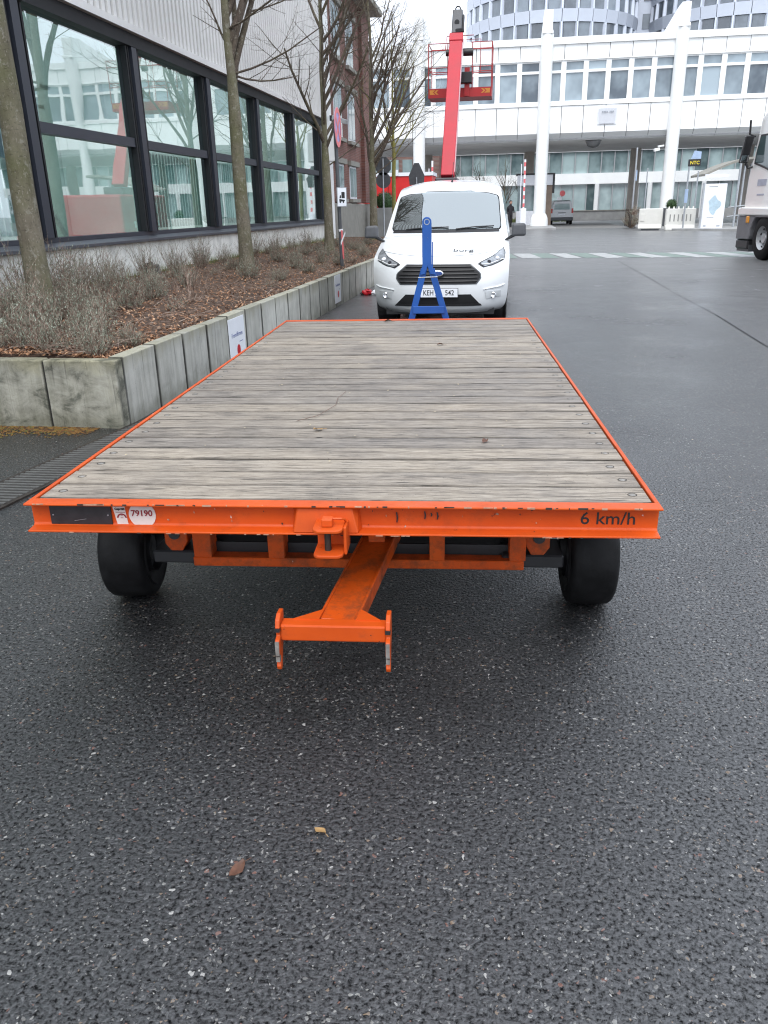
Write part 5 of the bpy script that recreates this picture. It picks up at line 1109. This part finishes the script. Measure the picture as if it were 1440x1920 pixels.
mp = thing("map_board", "tall white site map board with pale blue map", "map board", (10.78, 48.4, .0), R(-3)); MB().box(-.57, .57, -.06, .06, .03, 2.38).build("board", SIGNW, mp, bevel=.01)
ob = [(.30 * math.cos(a) * (1 + .25 * math.sin(3 * a + 1)), 1.30 + .42 * math.sin(a) * (1 + .2 * math.cos(4 * a))) for a in [6.283 * k / 26 for k in range(26)]]; MB().prism(ob, 'y', -.066, -.061).build("map_print", LBLUE, mp)
m = MB(); m.box(-.34, .1, -.065, -.061, 2.22, 2.26); m.box(-.3, .05, -.065, -.061, .66, .69); m.box(-.45, -.3, -.065, -.061, .2, .28); m.box(.25, .42, -.065, -.061, .2, .28); m.build("map_text", plain("pale_text", (.4, .42, .45), .6), mp)
MB().box(-.66, -.572, -.08, .08, 0, 2.45).build("board_post", STEEL, mp)
dp = thing("display_post", "dark display with yellow letters on a slim pole", "display", (9.45, 49.0, .1)); MB().cyl((-.05, 0, 0), (-.05, 0, 3.3), .045, n=10).build("pole", STEEL, dp, smooth=True); MB().box(-.12, .52, -.08, .08, 3.2, 3.55).build("screen", BLKP, dp, bevel=.01); text("display_print", "NTC", .24, YEL, (.2, -.082, 3.37), (1, 0, 0), (0, 0, 1), dp, bold=.004); m = MB(); m.hexa([(0, -.06, 3.57), (.5, -.06, 3.57), (.5, .06, 3.57), (0, .06, 3.57)], [(.15, -.06, 3.98), (.5, -.06, 3.92), (.5, .06, 3.92), (.15, .06, 3.98)]); m.build("blue_panel", PBLUE, dp); MB().cyl((-.05, 0, 1.35), (-.05, 0, 2.05), .09, n=10).build("blue_sleeve", PBLUE, dp)
for lb, x, y, h, r_ in (("slim grey pole left of the slanted column", 7.75, 52.6, 3.3, .035), ("tall pole with blue flag edge beside the passage", 7.45, 55.5, 4.6, .05), ("slim pole right behind the display", 10.15, 50.2, 3.0, .04)):
    p = thing("pole", lb, "pole", (x, y, .1)); MB().cyl((0, 0, 0), (0, 0, h), r_, n=10).build("shaft", STEEL, p, smooth=True)
    if "flag" in lb: MB().box(.05, .12, -.01, .01, 2.7, 3.3).build("flag", PBLUE, p)
cn = thing("canopy", "curved grey entrance canopy on slim posts behind the map board", "canopy", (11.6, 51, .1)); ar = [(-.9 + 3.6 * k / 12, 2.75 + .85 * math.sin(math.pi * .62 * k / 12)) for k in range(13)]; m = MB(); m.prism(ar + [(x, z + .12) for x, z in ar[::-1]], 'y', 0, 4); m.build("roof", STONE, cn); MB().box(-.9, .35, -.1, 0, 2.65, 2.83).build("edge_beam", SIGNW, cn)
for x, y in ((.62, -.9), (1.2, .5), (1.9, 2)): MB().cyl((x + .12, y, 0), (x + .12, y, 3.4), .06, n=10).build("post", STEEL, cn, smooth=True)
for z in (.55, 1.05): MB().cyl((.62, .3, z), (2.2, .6, z + .15), .035, n=8).build("rail", STEEL, cn)
rg = MB(); rr = random.Random(9)
rk = thing("bicycle_rail", "rusty railing with dry plant beside the passage kerb", "railing", (7.25, 53.5, .1))
for k in range(5): rg.cyl((-.1 + k * .02, k * .8, 0), (-.1 + k * .02, k * .8, 1.05), .03, n=8)
rg.cyl((-.1, 0, 1.0), (0, 3.4, 1.0), .03, n=8); rg.build("rail", IRON, rk); dpnt = inst("dry_plant", SH['low'][0], None, (7.3, 53.2, .9), (0, 0, 0), 2.4); tag(dpnt, "dry brown plant on the railing beside the passage", "plant"); tag(inst("dry_plant", SH['lav'][0], None, (7.35, 54.6, .12), (0, 0, 0), 2.6), "dry brown plant at the foot of the railing", "plant")
stn_ = thing("road_sign", "small round red sign on a post above the silver van roof", "road sign", (4.35, 80, 0)); MB().cyl((0, 0, 0), (0, 0, 2.6), .04, n=8).build("post", STEEL, stn_); MB().lathe([(0, -.05), (.25, -.05), (.25, -.04)], (.05, 0, 2.45), 'y', 24).build("sign_face", SIGNR, stn_); MB().box(-.42, 0, -.06, -.05, 1.85, 2.12).build("sub_plate", SIGNW, stn_)

# ------------------------------------------------------------------ silver van far away
dv = thing("silver_van", "small silver van seen from behind driving through the passage", "van", (3.78, 68, 0), R(1))
bpf = [(-.86, .36), (.86, .36), (.89, .75), (.86, 1.0), (.70, 1.66), (.62, 1.76), (-.62, 1.76), (-.70, 1.66), (-.86, 1.0), (-.89, .75)]
MB().prism(bpf, 'y', 0, 3.4).build("body", ALU, dv, bevel=.05, seg=3); MB().prism([(-.84, .4), (.84, .4), (.86, .95), (-.86, .95)], 'y', 3.4, 4.4).build("bonnet", ALU, dv, bevel=.05)
MB().prism([(-.62, 1.12), (.62, 1.12), (.54, 1.56), (-.54, 1.56)], 'y', -.012, -.002).build("rear_window", PANE2, dv); MB().box(-.88, .88, -.09, .3, .30, .56).build("bumper", GRYP, dv, bevel=.03)
for s in (-1, 1):
    MB().box(s * .80 - .07, s * .80 + .07, -.015, .02, .86, 1.20).build("tail_light", REDL, dv)
    for y in (.7, 3.6):
        w = thing("wheel", None, None, (s * .76, y, .31)); w.parent = dv; MB().lathe([(0, -.1), (.3, -.1), (.31, 0), (.3, .1), (0, .1)], (0, 0, 0), 'x', 24).build("tyre", RUBB, w, smooth=R(35))
    MB().box(s * .95 - .09, s * .95 + .09, 2.7, 2.8, 1.0, 1.16).build("side_mirror", BLKP, dv, bevel=.02)
MB().box(-.27, .27, -.014, -.002, .72, .83).build("number_plate", SIGNW, dv); MB().box(-.30, .30, -.03, -.0145, .86, .91).build("handle_bar", GRYP, dv); MB().box(-.6, .6, .05, 3.2, 1.765, 1.80).build("roof_rail", GRYP, dv)

# ------------------------------------------------------------------ truck at the right edge
tk = thing("truck", "cream white lorry cab with black mirror at the right edge", "truck", (6.52, 23.45, 0), R(10))
# local: +y forward, +x right, left flank at x=0
cp = [(-1.25, 1.22), (1.38, 1.22), (1.40, 1.5), (1.36, 2.1), (1.10, 3.0), (1.0, 3.55), (.55, 3.75), (-1.25, 3.75)]
MB().prism(cp, 'x', .06, 2.46).build("cab", CREAM, tk, bevel=.06, seg=3)
MB().prism([(-.35, 2.22), (.15, 2.20), (.45, 2.28), (1.08, 2.42), (1.02, 2.75), (.90, 3.12), (-.35, 3.12)], 'x', .045, .058).build("window_seal", BLKP, tk); MB().prism([(-.30, 2.27), (.15, 2.25), (.43, 2.33), (1.02, 2.46), (.97, 2.75), (.87, 3.07), (-.30, 3.07)], 'x', .036, .044).build("side_window", PANE2, tk)
MB().box(.04, .065, -.48, -.44, 1.3, 3.1).build("door_gap", GRYP, tk); dh = MB(); dh.box(.02, .07, -.38, -.14, 1.62, 1.92); dh.build("door_handle", BLKP, tk, bevel=.03)
MB().prism([(-1.25, 1.12), (1.5, 1.12), (1.52, 1.30), (1.3, 1.33), (-1.25, 1.30)], 'x', -.04, .3).build("ledge", CREAM, tk, bevel=.03, seg=2)
fp = [(1.48, .50), (1.48, 1.10), (-1.3, 1.10), (-1.3, .92), (-.72, .92)] + [(.68 * math.cos(a), .58 + .66 * math.sin(a)) for a in [math.pi - math.pi * k / 12 for k in range(2, 13)]] + [(.72, .50)]
MB().prism(fp, 'x', -.02, .25).build("fender", plain("fender_grey", (.16, .16, .17), .45), tk, bevel=.02); MB().box(0.0, 2.4, .74, 1.50, .24, .49).build("bumper", BLKP, tk, bevel=.04); MB().box(0.04, .4, .73, 1.45, .18, .36).build("step", GRYP, tk)
MB().box(.1, 2.4, -1.3, -.75, .35, 1.1).build("mudguard_support", GRYP, tk)
MB().box(-.045, -.0, .78, .95, .92, 1.10).build("indicator", AMBER, tk, bevel=.02); MB().box(-.03, .0, -1.1, -.98, .95, 1.12).build("marker_light", REDL, tk)
wt = thing("wheel", None, None, (.17, 0, .56)); wt.parent = tk; MB().lathe([(.30, -.16), (.48, -.17), (.545, -.13), (.56, -.05), (.56, .05), (.545, .13), (.48, .17), (.30, .16)], (0, 0, 0), 'x', 48).build("tyre", RUBB, wt, smooth=R(35)); MB().lathe([(.0, -.10), (.12, -.11), (.14, -.06), (.21, -.03), (.29, -.12), (.315, -.155), (.30, .1), (0, .1)], (0, 0, 0), 'x', 36).build("rim", ALU, wt, smooth=R(35))
for k in range(10): a = 6.283 * k / 10; MB().lathe([(0, -.085), (.016, -.085), (.02, -.05)], (0, .17 * math.cos(a), .17 * math.sin(a)), 'x', 8).build("wheel_nut", STEEL, wt)
for k in range(8): a = 6.283 * (k + .5) / 8; MB().lathe([(0, -.082), (.032, -.082), (.034, -.07)], (0, .245 * math.cos(a), .245 * math.sin(a)), 'x', 10).build("rim_hole", BLKP, wt)
MB().box(.02, .06, -1.05, -.62, .18, .92).build("mud_flap", GRYP, tk); MB().box(.0, .1, -1.6, -1.2, .3, .95).build("side_tank", STEEL, tk, bevel=.02)
mi = thing("mirror_unit", None, None); mi.parent = tk
MB().hexa([(-.30, 1.22, 2.45), (-.04, 1.26, 2.45), (-.06, 1.40, 2.45), (-.28, 1.36, 2.45)], [(-.24, 1.14, 3.12), (.02, 1.18, 3.12), (0.0, 1.32, 3.12), (-.22, 1.28, 3.12)]).build("mirror_shell", BLKP, mi, bevel=.03, seg=2); MB().hexa([(-.28, 1.20, 2.47), (-.08, 1.235, 2.47), (-.08, 1.24, 2.47), (-.28, 1.21, 2.47)], [(-.265, 1.185, 2.64), (-.07, 1.21, 2.64), (-.07, 1.215, 2.64), (-.265, 1.19, 2.64)]).build("mirror_glass", CHROME, mi); m = MB(); m.tube([(.05, 1.2, 3.1), (-.1, 1.25, 3.16), (-.12, 1.25, 3.5)], .03, 6); m.tube([(-.1, 1.28, 2.45), (-.04, 1.25, 2.33), (.08, 1.2, 2.35)], .04, 6); m.build("mirror_arm", BLKP, mi)
m = MB(); m.box(.052, .0585, .25, .75, 1.86, 2.02); m.build("door_sticker", plain("sticker_blue_grey", (.45, .46, .55), .5), tk); MB().box(.052, .0585, .3, .7, 1.62, 1.66).build("door_sticker", bpy.data.materials["sticker_blue_grey"], tk)
MB().box(.3, 2.2, -9, -1.3, .8, 1.1).build("chassis", BLKP, tk); MB().box(.02, 2.5, -9, -1.6, 1.15, 3.7).build("cargo_body", CREAM, tk)

# ------------------------------------------------------------------ office tower of clustered cylinders
twr = thing("office_tower", "tall grey tower of clustered round glass and aluminium cylinders", "tower", (8, 120, 0))
def lobe(cx, cy, r, n=36):
    step = 2 * math.pi / n; hw = r * math.tan(step / 2)
    F0, FH = 19.95, 3.12
    pane = MB().box(-hw * .70, hw * .70, -.02, .1, .06, 1.74).mesh("pane", PANET)
    sp = MB(); sp.hexa([(-hw * .97, -.18, 1.80), (hw * .97, -.18, 1.80), (hw * .97, .2, 1.80), (-hw * .97, .2, 1.80)], [(-hw * 1.0, -.36, 3.10), (hw * 1.0, -.36, 3.10), (hw * .97, .2, 3.10), (-hw * .97, .2, 3.10)]); sp = sp.mesh("spandrel", TOWER)
    fn = MB(); fn.hexa([(-hw * .28, .1, 0), (-hw * .10, -.34, 0), (hw * .10, -.34, 0), (hw * .28, .1, 0)], [(-hw * .28, .1, 1.79), (-hw * .10, -.26, 1.79), (hw * .10, -.26, 1.79), (hw * .28, .1, 1.79)]); fn = fn.mesh("fin", TOWER)
    for fl in (0, 1):
        for k in range(n):
            a = -math.pi / 2 + step * k
            if abs(((a + math.pi / 2 + math.pi) % (2 * math.pi)) - math.pi) > math.radians(100): continue
            z = F0 + FH * fl; p = (cx - 8 + r * math.cos(a), cy - 120 + r * math.sin(a), z); rot = (0, 0, a + math.pi / 2)
            inst("pane", pane, twr, p, rot); inst("spandrel", sp, twr, p, rot)
            a2 = a + step / 2; inst("fin", fn, twr, (cx - 8 + r / math.cos(step / 2) * math.cos(a2), cy - 120 + r / math.cos(step / 2) * math.sin(a2), z), (0, 0, a2 + math.pi / 2))
    rings = MB()
    for z0, z1 in [(F0 + FH * f + 1.8, F0 + FH * f + 3.1) for f in (-5, -4, -3, -2, -1, 2, 3, 4, 5, 6)]: rings.lathe([(r + .15, z0), (r + .35, z1)], (cx - 8, cy - 120, 0), 'z', n)
    rings.build("spandrel_ring", TOWER, twr); c = MB(); c.cyl((cx - 8, cy - 120, 0), (cx - 8, cy - 120, F0 + FH * 7), r - .12, n=n); c.build("glazed_core", PANET, twr)
lobe(3.9, 121.0, 10.6); lobe(27.4, 122.5, 10.6)
c = MB(); c.box(5, 12, 2, 10, 0, 42); c.build("core", TOWER, twr)
for f in range(-1, 3):
    for k in range(3): MB().box(5.5 + k * 2.1, 6.9 + k * 2.1, 1.9, 1.99, 19.4 + 3.12 * f, 21.1 + 3.12 * f).build("core_pane", PANET, twr)

# ------------------------------------------------------------------ person
def person(loc, rz):
    o = thing("person", "person in dark clothing walking on the road beside the white van", "person", loc, rz)
    J = [(0, 0, .95), (0, .02, 1.15), (0, .03, 1.40), (0, .0, 1.52), (0, -.02, 1.66), (-.09, 0, .90), (-.10, -.10, .50), (-.10, .02, .09), (-.10, -.12, .03), (.09, 0, .90), (.10, .06, .50), (.10, .22, .12), (.10, .12, .04),
         (-.19, .02, 1.38), (-.25, .06, 1.12), (-.23, -.06, .90), (.19, .02, 1.38), (.26, .0, 1.12), (.22, -.16, .98)]
    E_ = [(0, 1), (1, 2), (2, 3), (3, 4), (0, 5), (5, 6), (6, 7), (7, 8), (0, 9), (9, 10), (10, 11), (11, 12), (2, 13), (13, 14), (14, 15), (2, 16), (16, 17), (17, 18)]
    Rr = [.15, .15, .16, .07, .10, .10, .075, .05, .045, .10, .075, .05, .045, .075, .06, .05, .075, .06, .05]
    me = bpy.data.meshes.new("body"); me.from_pydata(J, E_, []); me.materials.append(DARKC); b = bpy.data.objects.new("body", me); COL.objects.link(b); b.parent = o
    me.attributes  # skin layer
    bm = bmesh.new(); bm.from_mesh(me); L = bm.verts.layers.skin.verify()
    for i, v in enumerate(bm.verts): v[L].radius = (Rr[i], Rr[i]); v[L].use_root = (i == 0)
    bm.to_mesh(me); bm.free(); b.modifiers.new("skin", 'SKIN'); s = b.modifiers.new("sub", 'SUBSURF'); s.levels = 2; s.render_levels = 2
    MB().ball((0, -.03, 1.70), .105, 14, 10, 1.2).build("head", SKIN, o, smooth=True); m = MB(); m.ball((0, .0, 1.73), .118, 14, 10, 1.1); m.build("hair", DARKC, o, smooth=True)
    MB().box(-.15, .15, .14, .28, 1.05, 1.42).build("backpack", BLKP, o, bevel=.04, seg=2)
person((-.22, 62.5, 0), R(15))

# ------------------------------------------------------------------ fallen leaves and bits
DL = plain("dry_leaf_brown", (.11, .05, .03), .6, 0, .4, 40); DY = plain("dry_leaf_ochre", (.36, .22, .09), .6, 0, .3, 40)
def dleaf(loc, s, mat, label, seed, nm="fallen_leaf"):
    r = random.Random(seed); m = MB(); n = 7; vs = []
    for i in range(n):
        f = i / (n - 1); w = math.sin(math.pi * min(.98, f * .9 + .06)) * .5; c = .12 * math.sin(f * 5 + seed)
        vs += [(f - .5, -w * .55, c + .16 * abs(w) + r.uniform(0, .1)), (f - .5, 0, c * .5 + .03), (f - .5, w * .6, c + .22 * abs(w) + r.uniform(0, .12))]
    m.add([(x * s, y * s, max(.002, z * s)) for x, y, z in vs], [(3 * i + j, 3 * i + j + 1, 3 * i + j + 4, 3 * i + j + 3) for i in range(n - 1) for j in (0, 1)])
    m.tube([(-.5 * s, 0, .03 * s), (-.85 * s, .1 * s, .01 * s)], .02 * s, 4); o = m.build(nm, mat, None, smooth=True); o.location = loc; o.rotation_euler = (0, 0, r.uniform(0, 6)); tag(o, label, "leaf")
dleaf((-.436, 1.559, .003), .036, DY, "ochre dead leaf lying on the wet asphalt below the hitch", 1); dleaf((-.608, 1.407, .003), .055, DL, "dark brown curled leaf on the asphalt left of the ochre one", 2)
dleaf((-.774, 3.127, .641), .045, DY, "small yellow leaf on the deck planks left of centre", 3); dleaf((-.077, 3.006, .641), .04, DL, "reddish brown curled leaf on the right half of the deck", 4); dleaf((-.45, 5.315, .641), .05, DL, "dark leaf on the far part of the deck", 5); dleaf((-.98, 6.47, .641), .07, DL, "dead leaf at the far edge of the wooden deck", 6)
tg = MB(); tg.tube([(-.80, 3.85, .644), (-.81, 3.70, .645), (-.79, 3.55, .645), (-.83, 3.35, .644), (-.90, 3.25, .644)], .0011, 4); tag(tg.build("twig", DL), "thin dry twig lying across the middle planks", "twig")
cr = MB(); rr = random.Random(77)
for k in range(90): x = rr.gauss(-.45, .5); y = rr.uniform(2.6, 6.2); s = rr.uniform(.002, .006); leaf_at(cr, x, y, .644, s * 2.2, s * 1.6, rr.uniform(0, 6), rr.uniform(-.2, .2), .1)
tag(cr.build("wood_crumbs", plain("crumb_pale", (.50, .42, .28), .8, 0, .3, 60)), kind='stuff')
